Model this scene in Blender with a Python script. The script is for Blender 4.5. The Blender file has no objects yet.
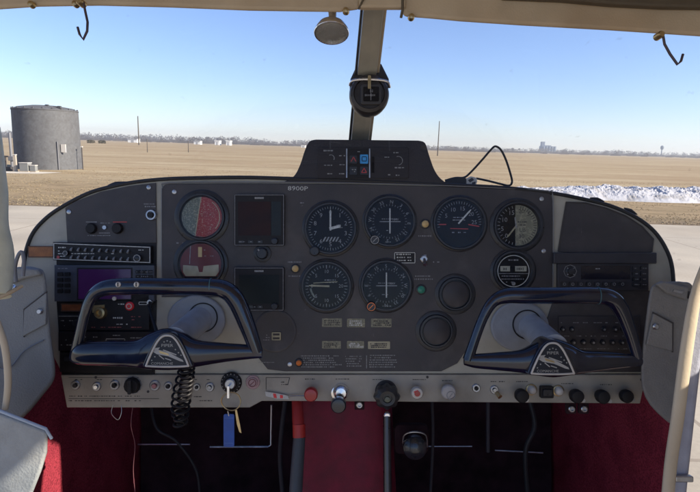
import bpy, math, random
from mathutils import Matrix, Vector, noise
R = math.radians; PI = math.pi
random.seed(7)
sc = bpy.context.scene
col = sc.collection
F = 539.0            # focal length in pixels of the 700 px wide photograph
D = 0.87             # distance of the instrument panel
EYE = 1.8
PITCH, ROLL = 10.45, 1.7
CAM = Matrix.Translation((0, 0, EYE)) @ Matrix.Rotation(R(90 - PITCH), 4, 'X') @ Matrix.Rotation(R(ROLL), 4, 'Z')

# ------------------------------------------------------------------ materials
MATS = {}
def mat(name, c, rough=.5, metal=0, var=.12, scale=60, bump=0, bscale=400, coat=0, spec=.5, c2=None, c2scale=8, c2lo=.45, c2hi=.65, emit=None, wear=None):
    if name in MATS: return MATS[name]
    m = bpy.data.materials.new(name); m.use_nodes = True
    nt = m.node_tree; N = nt.nodes; L = nt.links
    b = N['Principled BSDF']
    b.inputs['Roughness'].default_value = rough
    b.inputs['Metallic'].default_value = metal
    b.inputs['Specular IOR Level'].default_value = spec
    b.inputs['Coat Weight'].default_value = coat
    b.inputs['Coat Roughness'].default_value = .08
    tc = N.new('ShaderNodeTexCoord')
    n = N.new('ShaderNodeTexNoise'); n.inputs['Scale'].default_value = scale; n.inputs['Detail'].default_value = 5
    L.new(tc.outputs['Object'], n.inputs['Vector'])
    r = N.new('ShaderNodeMapRange'); r.inputs['From Min'].default_value = .3; r.inputs['From Max'].default_value = .7
    r.inputs['To Min'].default_value = 1 - var; r.inputs['To Max'].default_value = 1 + var
    L.new(n.outputs['Fac'], r.inputs['Value'])
    mul = N.new('ShaderNodeVectorMath'); mul.operation = 'SCALE'
    mul.inputs[0].default_value = c[:3]
    L.new(r.outputs['Result'], mul.inputs['Scale'])
    if c2:
        n2 = N.new('ShaderNodeTexNoise'); n2.inputs['Scale'].default_value = c2scale; n2.inputs['Detail'].default_value = 6
        L.new(tc.outputs['Object'], n2.inputs['Vector'])
        r2 = N.new('ShaderNodeMapRange'); r2.inputs['From Min'].default_value = c2lo; r2.inputs['From Max'].default_value = c2hi
        L.new(n2.outputs['Fac'], r2.inputs['Value'])
        mx = N.new('ShaderNodeMix'); mx.data_type = 'RGBA'
        mx.inputs['A'].default_value = (*c[:3], 1); mx.inputs['B'].default_value = (*c2[:3], 1)
        L.new(r2.outputs['Result'], mx.inputs['Factor']); L.new(mx.outputs['Result'], mul.inputs[0])
    if wear:      # (colour, amount): rubbed patches, dust and fine scratches
        prev = mul.outputs['Vector']
        for vec, sc_, lo, hi in (((1, 1, 1), 9, .56, .80), ((1, 1, 1), 120, .70, .74), ((6, .5, 1), 55, .70, .73), ((.6, 7, 1), 48, .71, .74)):
            mp = N.new('ShaderNodeMapping'); mp.inputs['Scale'].default_value = vec; mp.inputs['Rotation'].default_value = (0, 0, .3 if vec[0] != vec[1] else 0); L.new(tc.outputs['Object'], mp.inputs[0])
            nw = N.new('ShaderNodeTexNoise'); nw.inputs['Scale'].default_value = sc_; nw.inputs['Detail'].default_value = 6; nw.inputs['Roughness'].default_value = .6; L.new(mp.outputs[0], nw.inputs['Vector'])
            rw = N.new('ShaderNodeMapRange'); rw.inputs['From Min'].default_value = lo; rw.inputs['From Max'].default_value = hi; rw.inputs['To Max'].default_value = wear[1]; L.new(nw.outputs['Fac'], rw.inputs['Value'])
            mw = N.new('ShaderNodeMix'); mw.data_type = 'RGBA'; L.new(rw.outputs['Result'], mw.inputs['Factor']); L.new(prev, mw.inputs['A']); mw.inputs['B'].default_value = (*wear[0], 1); prev = mw.outputs['Result']
        L.new(prev, b.inputs['Base Color'])
    else: L.new(mul.outputs['Vector'], b.inputs['Base Color'])
    rr = N.new('ShaderNodeMapRange'); rr.inputs['From Min'].default_value = .3; rr.inputs['From Max'].default_value = .7
    rr.inputs['To Min'].default_value = max(0, rough - .08); rr.inputs['To Max'].default_value = min(1, rough + .1)
    L.new(n.outputs['Fac'], rr.inputs['Value']); L.new(rr.outputs['Result'], b.inputs['Roughness'])
    if bump:
        nb = N.new('ShaderNodeTexNoise'); nb.inputs['Scale'].default_value = bscale; nb.inputs['Detail'].default_value = 3
        L.new(tc.outputs['Object'], nb.inputs['Vector'])
        bp = N.new('ShaderNodeBump'); bp.inputs['Strength'].default_value = bump; bp.inputs['Distance'].default_value = .002
        L.new(nb.outputs['Fac'], bp.inputs['Height']); L.new(bp.outputs['Normal'], b.inputs['Normal'])
    if emit:
        b.inputs['Emission Color'].default_value = (*emit[:3], 1); b.inputs['Emission Strength'].default_value = emit[3]
    MATS[name] = m
    return m

def glass(name, fac=.05, tint=(.97, .985, 1), rough=0.02, dust=False):
    m = bpy.data.materials.new(name); m.use_nodes = True
    nt = m.node_tree; N = nt.nodes; L = nt.links
    N.remove(N['Principled BSDF'])
    t = N.new('ShaderNodeBsdfTransparent'); t.inputs['Color'].default_value = (*tint, 1)
    g = N.new('ShaderNodeBsdfGlossy'); g.inputs['Roughness'].default_value = rough
    fr = N.new('ShaderNodeLayerWeight'); fr.inputs['Blend'].default_value = .25
    ma = N.new('ShaderNodeMath'); ma.operation = 'MULTIPLY_ADD'; ma.inputs[1].default_value = .07; ma.inputs[2].default_value = fac
    L.new(fr.outputs['Fresnel'], ma.inputs[0])
    mx = N.new('ShaderNodeMixShader'); L.new(ma.outputs[0], mx.inputs['Fac']); L.new(t.outputs[0], mx.inputs[1]); L.new(g.outputs[0], mx.inputs[2])
    out = mx
    if dust:
        tcn = N.new('ShaderNodeTexCoord'); acc = None
        for sc_, lo, hi, k in ((70, .70, .80, .16), (4, .45, .80, .04)):
            n = N.new('ShaderNodeTexNoise'); n.inputs['Scale'].default_value = sc_; n.inputs['Detail'].default_value = 3; L.new(tcn.outputs['Object'], n.inputs['Vector'])
            r = N.new('ShaderNodeMapRange'); r.inputs['From Min'].default_value = lo; r.inputs['From Max'].default_value = hi; r.inputs['To Max'].default_value = k; L.new(n.outputs['Fac'], r.inputs['Value'])
            if acc is None: acc = r.outputs['Result']
            else:
                ad = N.new('ShaderNodeMath'); ad.operation = 'ADD'; L.new(acc, ad.inputs[0]); L.new(r.outputs['Result'], ad.inputs[1]); acc = ad.outputs[0]
        df = N.new('ShaderNodeBsdfDiffuse'); df.inputs['Color'].default_value = (.55, .53, .5, 1)
        out = N.new('ShaderNodeMixShader'); L.new(acc, out.inputs['Fac']); L.new(mx.outputs[0], out.inputs[1]); L.new(df.outputs[0], out.inputs[2])
    L.new(out.outputs[0], N['Material Output'].inputs['Surface'])
    return m

BLACK = mat('panel_black', (.044, .040, .044), .52, wear=((.17, .16, .155), .5), var=.22, scale=30, bump=.12, bscale=900, c2=(.062, .055, .056), c2scale=7)
BLACK2 = mat('gloss_black', (.014, .013, .015), .5, spec=.3, var=.2, scale=200)
RUBBER = mat('rubber', (.02, .02, .022), .6, var=.2, bump=.15)
BEZEL = mat('bezel', (.022, .023, .028), .35, var=.25, scale=120, bump=.05)
FACE = mat('dial_black', (.014, .013, .014), .8, var=.2, spec=.15)
GREYPAINT = mat('grey_paint', (.42, .40, .335), .5, var=.08, scale=25, bump=.08, bscale=700, wear=((.20, .18, .15), .45), c2=(.35, .335, .28), c2scale=11)
STRIP = mat('strip_paint', (.38, .35, .295), .5, var=.09, scale=25, bump=.08, bscale=700, wear=((.13, .11, .09), .5), c2=(.28, .255, .21), c2scale=9)
VINYL = mat('grey_vinyl', (.205, .212, .215), .6, wear=((.10, .10, .09), .4), var=.08, scale=18, bump=.45, bscale=420, c2=(.16, .165, .165), c2scale=6)
CREAM = mat('cream_trim', (.55, .46, .33), .5, var=.08, scale=15, bump=.1, bscale=300, c2=(.42, .34, .24), c2scale=7)
HEADER = mat('header_trim', (.52, .425, .30), .65, wear=((.30, .23, .15), .4), var=.08, scale=20, bump=.2, bscale=500, c2=(.46, .35, .23), c2scale=6)
HEADDARK = mat('header_dark', (.10, .08, .055), .7, bump=.2)
CARPET = mat('maroon_carpet', (.33, .040, .060), .95, var=.45, scale=350, bump=1, bscale=1200, spec=.1, c2=(.24, .028, .045), c2scale=14)
CARPETC = mat('red_vinyl', (.17, .016, .034), .6, var=.25, scale=40, bump=.3, bscale=600, spec=.3)
DARK = mat('firewall', (.030, .014, .017), .9, spec=.15, wear=((.07, .03, .035), .4), var=.5, scale=20, bump=.4, bscale=100)
NAVY = mat('navy_plastic', (.006, .010, .029), .15, var=.3, scale=45, coat=.5, wear=((.06, .065, .08), .35), c2=(.007, .009, .018), c2scale=20)
CHROME = mat('chrome', (.85, .85, .86), .25, 1, var=.15, scale=90)
STEEL = mat('brushed_steel', (.45, .46, .48), .35, 1, var=.2, scale=90)
ALU = mat('shaft_alu', (.50, .53, .58), .38, .45, var=.12, scale=60)
BRASS = mat('brass', (.55, .42, .22), .35, .9, var=.2)
WHITE = mat('white_print', (.55, .55, .52), .6, var=.2, scale=300)
DIM = mat('dim_print', (.24, .24, .25), .6, var=.3, scale=300)
TICKM = mat('tick_print', (.27, .27, .265), .6, var=.3, scale=300)
CREAMP = mat('cream_print', (.34, .31, .20), .6, var=.3, scale=100)
INK = mat('dark_ink', (.05, .045, .045), .7)
RED = mat('red_knob', (.42, .02, .02), .35, var=.2, coat=.3)
REDB = mat('red_button', (.75, .03, .04), .4)
REDLIT = mat('red_print', (.5, .05, .05), .5)
PINK = mat('pink_cap', (.42, .18, .18), .5)
ORANGE = mat('orange_lens', (.75, .20, .04), .3)
AMBER = mat('amber_lens', (.60, .42, .18), .3)
GREEN = mat('green_lens', (.03, .22, .15), .3)
BLUE = mat('blue_tag', (.03, .10, .42), .5, var=.15)
TAN = mat('tan_leather', (.34, .13, .045), .6, var=.25, scale=60, bump=.3)
TANDK = mat('brown_wood', (.20, .06, .02), .5, var=.3, scale=80)
LAMPW = mat('white_knob', (.60, .56, .50), .4, var=.1)
PURPLE = mat('purple_screen', (.02, .008, .03), .15, emit=(.12, .03, .26, .035))
SCRN1 = mat('maroon_screen', (.026, .011, .012), .4, spec=.2, var=.25, scale=40)
SCRN2 = mat('slate_screen', (.022, .030, .036), .4, spec=.2)
SCRN3 = mat('green_black_screen', (.008, .013, .015), .4, spec=.2)
BLUELIT = mat('blue_annunciator', (.02, .10, .25), .4, emit=(.03, .25, .6, .12))
LCD = mat('lcd', (.42, .40, .30), .4)
GLASSG = glass('dial_glass', .008, rough=.1)
WIND = glass('windshield_glass', .004, (.985, .992, 1), .0, dust=True)
REFLRED = mat('reflection_red', (.30, .03, .03), .5, c2=(.42, .16, .13), c2scale=420, c2lo=.5, c2hi=.68)  # painted reflection on the split dial
DIALGREEN = mat('mottled_green', (.13, .15, .12), .5, c2=(.26, .27, .22), c2scale=420, c2lo=.5, c2hi=.6)
BROWNRED = mat('brown_red', (.14, .015, .015), .5)
DIALCREAM = mat('dial_cream', (.40, .36, .24), .5, var=.2)
DIALOLIVE = mat('dial_olive', (.20, .19, .13), .5, c2=(.30, .28, .19), c2scale=260, c2lo=.5, c2hi=.6)

# ------------------------------------------------------------------ mesh builder
_tc = {}
def text_geo(s):
    if s not in _tc:
        cu = bpy.data.curves.new('t', 'FONT'); cu.body = s; cu.align_x = 'CENTER'; cu.align_y = 'CENTER'; cu.resolution_u = 2
        o = bpy.data.objects.new('t', cu); col.objects.link(o)
        bpy.context.view_layer.update()
        me = o.to_mesh()
        _tc[s] = ([tuple(v.co) for v in me.vertices], [tuple(p.vertices) for p in me.polygons])
        o.to_mesh_clear(); bpy.data.objects.remove(o); bpy.data.curves.remove(cu)
    return _tc[s]

class MB:
    """coordinates: photo pixels (x right, y down) in the plane of the thing + z metres towards the pilot"""
    def __init__(s, x0, y0, sc_):
        s.x0, s.y0, s.s = x0, y0, sc_; s.v = []; s.f = []
    def p(s, x, y, z): return ((x - s.x0) * s.s, -(y - s.y0) * s.s, z)
    def add(s, vs, fs):
        o = len(s.v); s.v += vs; s.f += [tuple(i + o for i in f) for f in fs]
    def prism(s, pts, z0, z1, back=None):
        n = len(pts)
        a = sum(pts[i][0] * pts[(i + 1) % n][1] - pts[(i + 1) % n][0] * pts[i][1] for i in range(n))
        if a > 0: pts = pts[::-1]
        bx, by, bk = back or (0, 0, 1)   # the rear outline flares outwards by bk about (bx, by)
        vs = [s.p(bx + (x - bx) * bk, by + (y - by) * bk, z0) for x, y in pts] + [s.p(x, y, z1) for x, y in pts]
        fs = [tuple(range(n))[::-1], tuple(range(n, 2 * n))] + [(i, (i + 1) % n, n + (i + 1) % n, n + i) for i in range(n)]
        s.add(vs, fs); return s
    def box(s, x0, y0, x1, y1, z0, z1): return s.prism([(x0, y0), (x1, y0), (x1, y1), (x0, y1)], z0, z1)
    def rr(s, x0, y0, x1, y1, r, z0, z1): return s.prism(rrp(x0, y0, x1, y1, r), z0, z1)
    def lathe(s, cx, cy, prof, n=48, M=None):
        """prof: list of (radius px, z m); M maps the metre coordinates"""
        c = s.p(cx, cy, 0); vs = []; fs = []
        for r, z in prof:
            for k in range(n):
                a = 2 * PI * k / n; q = Vector((r * s.s * math.cos(a), r * s.s * math.sin(a), z))
                if M: q = M @ q
                vs.append((c[0] + q.x, c[1] + q.y, q.z))
        for j in range(len(prof) - 1):
            for k in range(n):
                a, b = j * n + k, j * n + (k + 1) % n
                fs.append((a, b, b + n, a + n))
        if prof[-1][0] > 0: fs.append(tuple(range((len(prof) - 1) * n, len(prof) * n)))
        if prof[0][0] > 0: fs.append(tuple(range(n))[::-1])
        s.add(vs, fs); return s
    def ring(s, cx, cy, r0, r1, z, n=48, a0=0, a1=360, h=0.0002):
        vs = []; fs = []; full = abs(a1 - a0) >= 360; m = n if full else n + 1
        for k in range(m):
            a = R(a0 + (a1 - a0) * k / n)
            for r in (r0, r1): vs.append(s.p(cx + r * math.sin(a), cy - r * math.cos(a), z + h))
        for k in range(n):
            a, b = 2 * k, 2 * ((k + 1) % m); fs.append((a, a + 1, b + 1, b))
        s.add(vs, fs); return s
    def ticks(s, cx, cy, r0, r1, n, w, z, a0=0, a1=360):
        for k in range(n):
            a = R(a0 + (a1 - a0) * k / n); dx, dy = math.sin(a), -math.cos(a); tx, ty = -dy * w / 2, dx * w / 2
            q = [(cx + dx * r0 + tx, cy + dy * r0 + ty), (cx + dx * r1 + tx, cy + dy * r1 + ty), (cx + dx * r1 - tx, cy + dy * r1 - ty), (cx + dx * r0 - tx, cy + dy * r0 - ty)]
            s.add([s.p(x, y, z) for x, y in q], [(0, 1, 2, 3)])
        return s
    def text(s, t, cx, cy, h, z, rot=0, wx=1):
        vs, fs = text_geo(t); c, si = math.cos(R(rot)), math.sin(R(rot)); k = h / .7
        s.add([s.p(cx + (v[0] * wx * c - v[1] * si) * k, cy - (v[0] * wx * si + v[1] * c) * k, z) for v in vs], fs); return s
    def dashes(s, x0, y0, x1, rows, dy, h, z, dens=.8, lo=.8, hi=3):
        """worn lettering too small to read"""
        for r in range(rows):
            x = x0 + random.random()
            xe = x1 - random.random() * (x1 - x0) * .25
            while x < xe:
                w = random.uniform(lo, hi)
                if random.random() < dens:
                    y = y0 + r * dy; hh = h * random.uniform(.6, 1)
                    s.add([s.p(x, y - hh / 2, z), s.p(x, y + hh / 2, z), s.p(x + w, y + hh / 2, z), s.p(x + w, y - hh / 2, z)], [(0, 1, 2, 3)])
                x += w + random.uniform(.3, 1)
        return s
    def line(s, x0, y0, x1, y1, w, z):
        d = math.hypot(x1 - x0, y1 - y0) or 1; tx, ty = -(y1 - y0) / d * w / 2, (x1 - x0) / d * w / 2
        s.add([s.p(x0 + tx, y0 + ty, z), s.p(x1 + tx, y1 + ty, z), s.p(x1 - tx, y1 - ty, z), s.p(x0 - tx, y0 - ty, z)], [(0, 1, 2, 3)]); return s
    def frame(s, x0, y0, x1, y1, w, z):
        s.line(x0, y0, x1, y0, w, z); s.line(x0, y1, x1, y1, w, z); s.line(x0, y0 + w / 2, x0, y1 - w / 2, w, z); s.line(x1, y0 + w / 2, x1, y1 - w / 2, w, z); return s
    def needle(s, cx, cy, ang, L, w, z, tail=0, wt=None):
        a = R(ang); dx, dy = math.sin(a), -math.cos(a); wt = w * .35 if wt is None else wt
        pts = [(-tail, w), (L * .82, w), (L, wt)]
        q = [(cx + dx * l - dy * ww / 2, cy + dy * l + dx * ww / 2) for l, ww in pts] + [(cx + dx * l + dy * ww / 2, cy + dy * l - dx * ww / 2) for l, ww in pts[::-1]]
        return s.prism(q, z, z + .0004)
    def tube(s, pts, rad, n=12, closed=False, aspect=1, caps=True, smooth=0):
        """pts: list of (x px, y px, z m); rad px, scalar or list"""
        P = [Vector(s.p(*q)) for q in pts]; rd = list(rad) if hasattr(rad, '__len__') else [rad] * len(P)
        if smooth: P, rd = smooth_path(P, rd, smooth, closed)
        vs = []; fs = []; m = len(P); prev = None
        for i in range(m):
            a = P[(i - 1) % m] if (closed or i) else P[i]; b = P[(i + 1) % m] if (closed or i < m - 1) else P[i]
            t = (b - a).normalized()
            if prev is None:
                up = Vector((0, 0, 1)) if abs(t.z) < .9 else Vector((1, 0, 0)); u = (up - t * up.dot(t)).normalized()
            else: u = (prev - t * prev.dot(t)).normalized()
            prev = u; w = t.cross(u)
            for k in range(n):
                an = 2 * PI * k / n; q = P[i] + (u * math.cos(an) * aspect + w * math.sin(an)) * rd[i] * s.s
                vs.append(tuple(q))
        for i in range(m if closed else m - 1):
            for k in range(n):
                a, b = i * n + k, i * n + (k + 1) % n; j = ((i + 1) % m) * n
                fs.append((a, b, j + (k + 1) % n, j + k))
        if not closed and caps: fs += [tuple(range(n))[::-1], tuple(range((m - 1) * n, m * n))]
        s.add(vs, fs); return s
    def build(s, name, m, parent=None, bevel=0, smooth=True, M=None, seg=2):
        me = bpy.data.meshes.new(name); me.from_pydata(s.v, [], s.f); me.validate(); me.materials.append(m)
        if smooth:
            me.shade_smooth(); me.set_sharp_from_angle(angle=R(35))
        o = bpy.data.objects.new(name, me); col.objects.link(o)
        if parent: o.parent = parent
        elif M is not None: o.matrix_world = M
        if bevel:
            b = o.modifiers.new('bevel', 'BEVEL'); b.width = bevel; b.segments = seg; b.limit_method = 'ANGLE'; b.angle_limit = R(40)
        return o

def smooth_path(P, rd, k, closed):
    out = []; ro = []; m = len(P)
    rng = range(m if closed else m - 1)
    g = lambda i: P[i % m] if closed else P[min(max(i, 0), m - 1)]
    for i in rng:
        p0, p1, p2, p3 = g(i - 1), g(i), g(i + 1), g(i + 2)
        for j in range(k):
            t = j / k
            out.append(.5 * ((2 * p1) + (p2 - p0) * t + (2 * p0 - 5 * p1 + 4 * p2 - p3) * t * t + (3 * p1 - p0 - 3 * p2 + p3) * t ** 3))
            ro.append(rd[i] * (1 - t) + rd[(i + 1) % m] * t)
    if not closed: out.append(P[-1]); ro.append(rd[-1])
    return out, ro
def rrp(x0, y0, x1, y1, r, n=6):
    out = []
    for cx, cy, a in ((x1 - r, y0 + r, -90), (x1 - r, y1 - r, 0), (x0 + r, y1 - r, 90), (x0 + r, y0 + r, 180)):
        for k in range(n + 1):
            t = R(a + 90 * k / n); out.append((cx + r * math.cos(t), cy + r * math.sin(t)))
    return out
def spline(pts, k=6, closed=False):
    P, _ = smooth_path([Vector((x, y, 0)) for x, y in pts], [0] * len(pts), k, closed)
    return [(q.x, q.y) for q in P]

class Thing:
    def __init__(s, name, label, cat, px, py, depth=D, group=None, mesh=False, kind=None):
        s.px, s.py, s.d = px, py, depth; s.k = depth / F
        s.M = CAM @ Matrix.Translation(((px - 350) * s.k, (246 - py) * s.k, -depth))
        s.name, s.label, s.cat, s.group, s.kind = name, label, cat, group, kind
        s.root = None
        if not mesh:
            s.root = bpy.data.objects.new(name, None); s.root.empty_display_size = .01
            col.objects.link(s.root); s.root.matrix_world = s.M; s.tag(s.root)
    def tag(s, o):
        o['label'] = s.label; o['category'] = s.cat
        if s.group: o['group'] = s.group
        if s.kind: o['kind'] = s.kind
    def mb(s): return MB(s.px, s.py, s.k)
    def solo(s, mb, m, **kw):
        o = mb.build(s.name, m, None, M=s.M, **kw); s.tag(o); return o
def sub(o, label): o['label'] = label; return o

# ================================================================= INSTRUMENT PANEL
Z1 = .003   # face of the black panels above the grey base
arcL = [(22, 300), (23, 275), (26, 252), (33, 233), (46, 218), (63, 206), (88, 193), (112, 186), (136, 181.5), (165, 178.6), (205, 177.3), (250, 177), (300, 178.5)]
arcR = [(440, 184), (500, 187), (548, 192), (585, 199), (612, 206), (636, 217), (654, 231), (666, 249), (672, 268), (674, 300)]
arc = spline(arcL + [(350, 180), (400, 182)] + arcR, 5)
t = Thing('instrument_panel', 'grey painted aircraft instrument panel with curved top and three black insets', 'instrument panel', 350, 280)
base = arc + [(670, 330), (645, 374), (62, 374), (40, 330)]
t.mb().prism(base, -.02, 0).build('base_panel', GREYPAINT, t.root, bevel=.0015)
t.mb().tube([(x, y + .5, .001) for x, y in arc], 1.9, 10).build('edge_trim', RUBBER, t.root)
# centre black panel
cen = [(162.5, 191), (163.2, 187.5), (165.5, 184.9), (170, 184), (250, 183.6), (350, 184.3), (450, 187), (541, 190.6), (547, 192.2), (550.8, 195.5), (551.8, 201), (551.8, 297), (500, 297), (486, 306), (474, 328), (466, 350), (457, 363), (441, 371), (285, 371), (268, 369), (259, 358), (251, 345), (232, 305), (222, 297), (162, 297)]
t.mb().prism(cen, 0, Z1).build('centre_inset', BLACK, t.root, bevel=.0008)
m = t.mb()
m.tube([(162.5, 296, .003), (162.2, 200, .003), (163.5, 188, .003), (170, 183.3, .003), (250, 182.6, .003), (350, 183.3, .003), (450, 186, .003), (538, 190.3, .003), (548, 192.5, .003), (552.3, 199, .003), (552.3, 296, .003)], .6, 8, smooth=3)
m.build('inset_edge', mat('edge_grey', (.20, .20, .20), .4, .3), t.root)
t.mb().prism([(66, 208), (76, 201.5), (101, 192), (130, 186), (156.3, 183), (157, 243), (68, 243)], 0, .0025).build('left_inset', BLACK, t.root, bevel=.0006)
t.mb().prism([(566, 202.5), (585, 203.5), (606, 209), (625, 216.5), (641, 227), (652, 239), (650, 257), (558, 252)], 0, .0025).build('glovebox_door', BLACK, t.root, bevel=.0006)
t.mb().tube([(558, 251.5, .002), (562, 226, .002), (566, 202.3, .002), (585, 203.2, .002), (606, 208.6, .002), (625, 216, .002), (641.3, 226.6, .002), (652.5, 239, .002), (651, 252, .002)], .9, 8).build('door_gap', INK, t.root)
t.mb().box(551, 252.5, 653, 263.5, 0, .012).build('shelf_lip', mat('charcoal_case', (.038, .037, .045), .45, var=.15, spec=.4), t.root, bevel=.0015)
t.mb().prism([(556, 290), (646, 290), (660, 293), (652, 345), (640, 372), (560, 372), (540, 340)], 0, .002).build('right_inset', BLACK, t.root, bevel=.0006)
t.mb().prism([(57, 243), (156.8, 243), (156.8, 262), (156.5, 300), (157, 300), (155, 374), (62, 374), (57, 300)], 0, .0015).build('radio_stack_inset', BLACK2, t.root)
m = t.mb().text('8900P', 298, 188.8, 4.2, Z1 + .0004, rot=-1, wx=1.35)
m.build('registration_lettering', WHITE, t.root, smooth=False)
for a_ in ((300, 203, 304, 1, 2, 1.4), (288, 262, 301, 1, 2, 1.6, 0, 1, .7, 1.2), (288, 276, 303, 1, 2, 1.4, 0, 1, .7, 1.2), (418, 236, 434, 1, 2, 1.6, 0, 1, .7, 1.5),
           (414, 276, 434, 2, 3, 1.4, 0, 1, .7, 1.2), (423, 255, 428, 1, 2, 1.4), (432, 262, 437, 1, 2, 1.2), (177, 243, 186, 1, 2, 1.4)):
    t.mb().dashes(*a_[:6], Z1 + .0004, *a_[7:]).build('small_lettering', DIM, t.root, smooth=False)
for a_ in ((301, 355.5, 343, 6, 2.2, 1.3, 0, .95, .5, 1.6), (345, 356, 362, 5, 2.4, 1.3, 0, .8, .5, 1.6), (369, 355, 398, 6, 2.3, 1.3, 0, .95, .5, 1.6), (258, 362, 276, 1, 2, 1, 0, 1, .5, 1)):
    t.mb().dashes(*a_[:6], Z1 + .0004, *a_[7:]).build('checklist_lettering', TICKM, t.root, smooth=False)
t.mb().line(366.5, 355, 366.5, 368, .7, Z1 + .0004).build('divider_line', TICKM, t.root, smooth=False)
for (x, y) in ((175, 192), (541, 199), (543, 251), (290, 364), (149.5, 187.5), (70, 212)):
    t.mb().lathe(x, y, [(2.2, Z1 - .001), (2.2, Z1 + .0007), (1.6, Z1 + .0011), (0, Z1 + .0011)], 16).build('screw', STEEL, t.root)

def placard(x0, y0, x1, y1, label, m1, rows, inkm, outline=None, dens=.9):
    p = Thing('placard', label, 'placard', (x0 + x1) / 2, (y0 + y1) / 2, D - Z1)
    p.mb().rr(x0, y0, x1, y1, .8, 0, .0006).build('plate', m1, p.root)
    q = p.mb()
    q.dashes(x0 + 2, y0 + 2.4, x1 - 1, rows, (y1 - y0 - 2.5) / max(1, rows), 1.5, .0009, dens, .6, 1.8)
    if outline: q.frame(x0 + .6, y0 + .6, x1 - .6, y1 - .6, .7, .0009)
    q.build('lettering', inkm, p.root, smooth=False)
    return p
for k, (xx, yy, ww) in enumerate(((322, 318.3, 20), (347, 318.6, 18), (371, 318.6, 20.5))):
    placard(xx, yy, xx + ww, yy + 8.6, ['upper left of six faded cream placards below the twin dials', 'upper middle of six faded cream placards below the twin dials', 'upper right of six faded cream placards below the twin dials'][k], DIALOLIVE, 3, INK if k != 1 else WHITE)
for k, (xx, yy, ww) in enumerate(((322, 341, 19), (347, 341, 17), (368, 341.4, 22))):
    placard(xx, yy, xx + ww, yy + 7.6, ['lower left of six faded cream placards above the checklist print', 'lower middle of six faded placards above the checklist print', 'lower right of six faded placards, the palest one'][k], DIALOLIVE if k < 2 else DIALCREAM, 3, INK if k != 1 else WHITE)
placard(394, 252, 415.5, 263.5, 'small black placard with white outline beside the chrome toggle switch', BLACK2, 3, WHITE, outline=True)
placard(28, 246, 54, 257.5, 'tan leather patch with dark border at the far left of the panel', TAN, 0, INK, outline=True)
placard(61, 303.5, 84, 311.5, 'brown wooden strip in the radio stack behind the left yoke', TANDK, 0, INK, outline=True)

# ------------------------------------------------------------------ round gauges
def bezel_prof(Ro, r, h=.007):
    return [(Ro, 0), (Ro, .0012), (Ro - 1, .0022), (r + 3.6, .0026), (r + 3.0, h), (r + 1.4, h), (r, .0016), (r - .3, .0014)]
def gauge(name, label, cx, cy, Ro, r, face=FACE, cat='gauge'):
    g = Thing(name, label, cat, cx, cy, D - Z1)
    m = g.mb(); m.lathe(cx, cy, bezel_prof(Ro, r)[:-1] + [(r - .5, .0010)], 64)
    m.build('bezel', BEZEL, g.root)
    g.mb().lathe(cx, cy, [(r + .4, .0012), (r + .4, .0018), (0, .0018)], 64).build('dial_face', face, g.root)
    return g
FZ = .0021
def glassdisc(g, cx, cy, r): g.mb().lathe(cx, cy, [(r + 1.4, .0055), (r + 1.4, .0058), (0, .0062)], 48).build('cover_glass', GLASSG, g.root)
def screws(g, cx, cy, rr):
    for a in (45, 135, 225, 315):
        x, y = cx + rr * math.cos(R(a)), cy + rr * math.sin(R(a))
        g.mb().lathe(x, y, [(1.5, .002), (1.5, .003), (1, .0033), (0, .0033)], 12).build('screw', RUBBER, g.root)

# 1 reflections painted in as a red and a green half
g = gauge('reflection_dial', 'round dial with reflections painted as green left half and red right half', 202, 217, 27.5, 20, DIALGREEN)
a = [(202 + 20 * math.sin(R(k)), 217 - 20 * math.cos(R(k))) for k in range(0, 185, 6)]
g.mb().prism([(201.5, 197)] + a[:-1] + [(196, 236.2), (198, 222)], FZ - .0003, FZ).build('red_half', REFLRED, g.root)
m = g.mb(); m.line(201.5, 197.2, 199, 212, .9, FZ + .0002); m.line(199, 212, 195.5, 236.5, .9, FZ + .0002); m.ring(202, 217, 17.6, 18.4, FZ + .0001, a0=35, a1=130)
m.build('dividing_line', DIALCREAM, g.root, smooth=False)
m = g.mb()
for k in range(60):
    a_, rr = random.random() * 6.28, 17 * math.sqrt(random.random()); m.dashes(202 + rr * math.cos(a_), 217 + rr * math.sin(a_), 203.4 + rr * math.cos(a_), 1, 1, .8, FZ + .0003, .8, .5, 1.2)
m.build('flecks', DIALCREAM, g.root, smooth=False); glassdisc(g, 202, 217, 20)
# 2 attitude
g = gauge('attitude_indicator', 'round dial with dark red top, cream band and orange pointer behind the yoke', 201, 264, 27.5, 20.5, BROWNRED)
m = g.mb(); m.prism([(183.5, 265), (198, 266), (199.5, 272), (203, 272), (204, 266), (219, 264.5), (219, 272), (216, 276), (186, 276), (183.5, 272)], FZ, FZ + .0003); m.build('cream_band', DIALCREAM, g.root)
g.mb().prism([(184, 276.5), (218, 276.5), (212, 283), (190, 283)], FZ, FZ + .0003).build('lower_dial', FACE, g.root)
g.mb().box(198.6, 247, 202.4, 257, FZ, FZ + .0006).build('pointer', AMBER, g.root)
m = g.mb(); m.line(191, 244.5, 190, 264, .8, FZ + .0002); m.dashes(204, 250, 214, 3, 3, .8, FZ + .0003, .6); m.build('markings', TICKM, g.root, smooth=False); glassdisc(g, 201, 264, 20.5)
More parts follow.
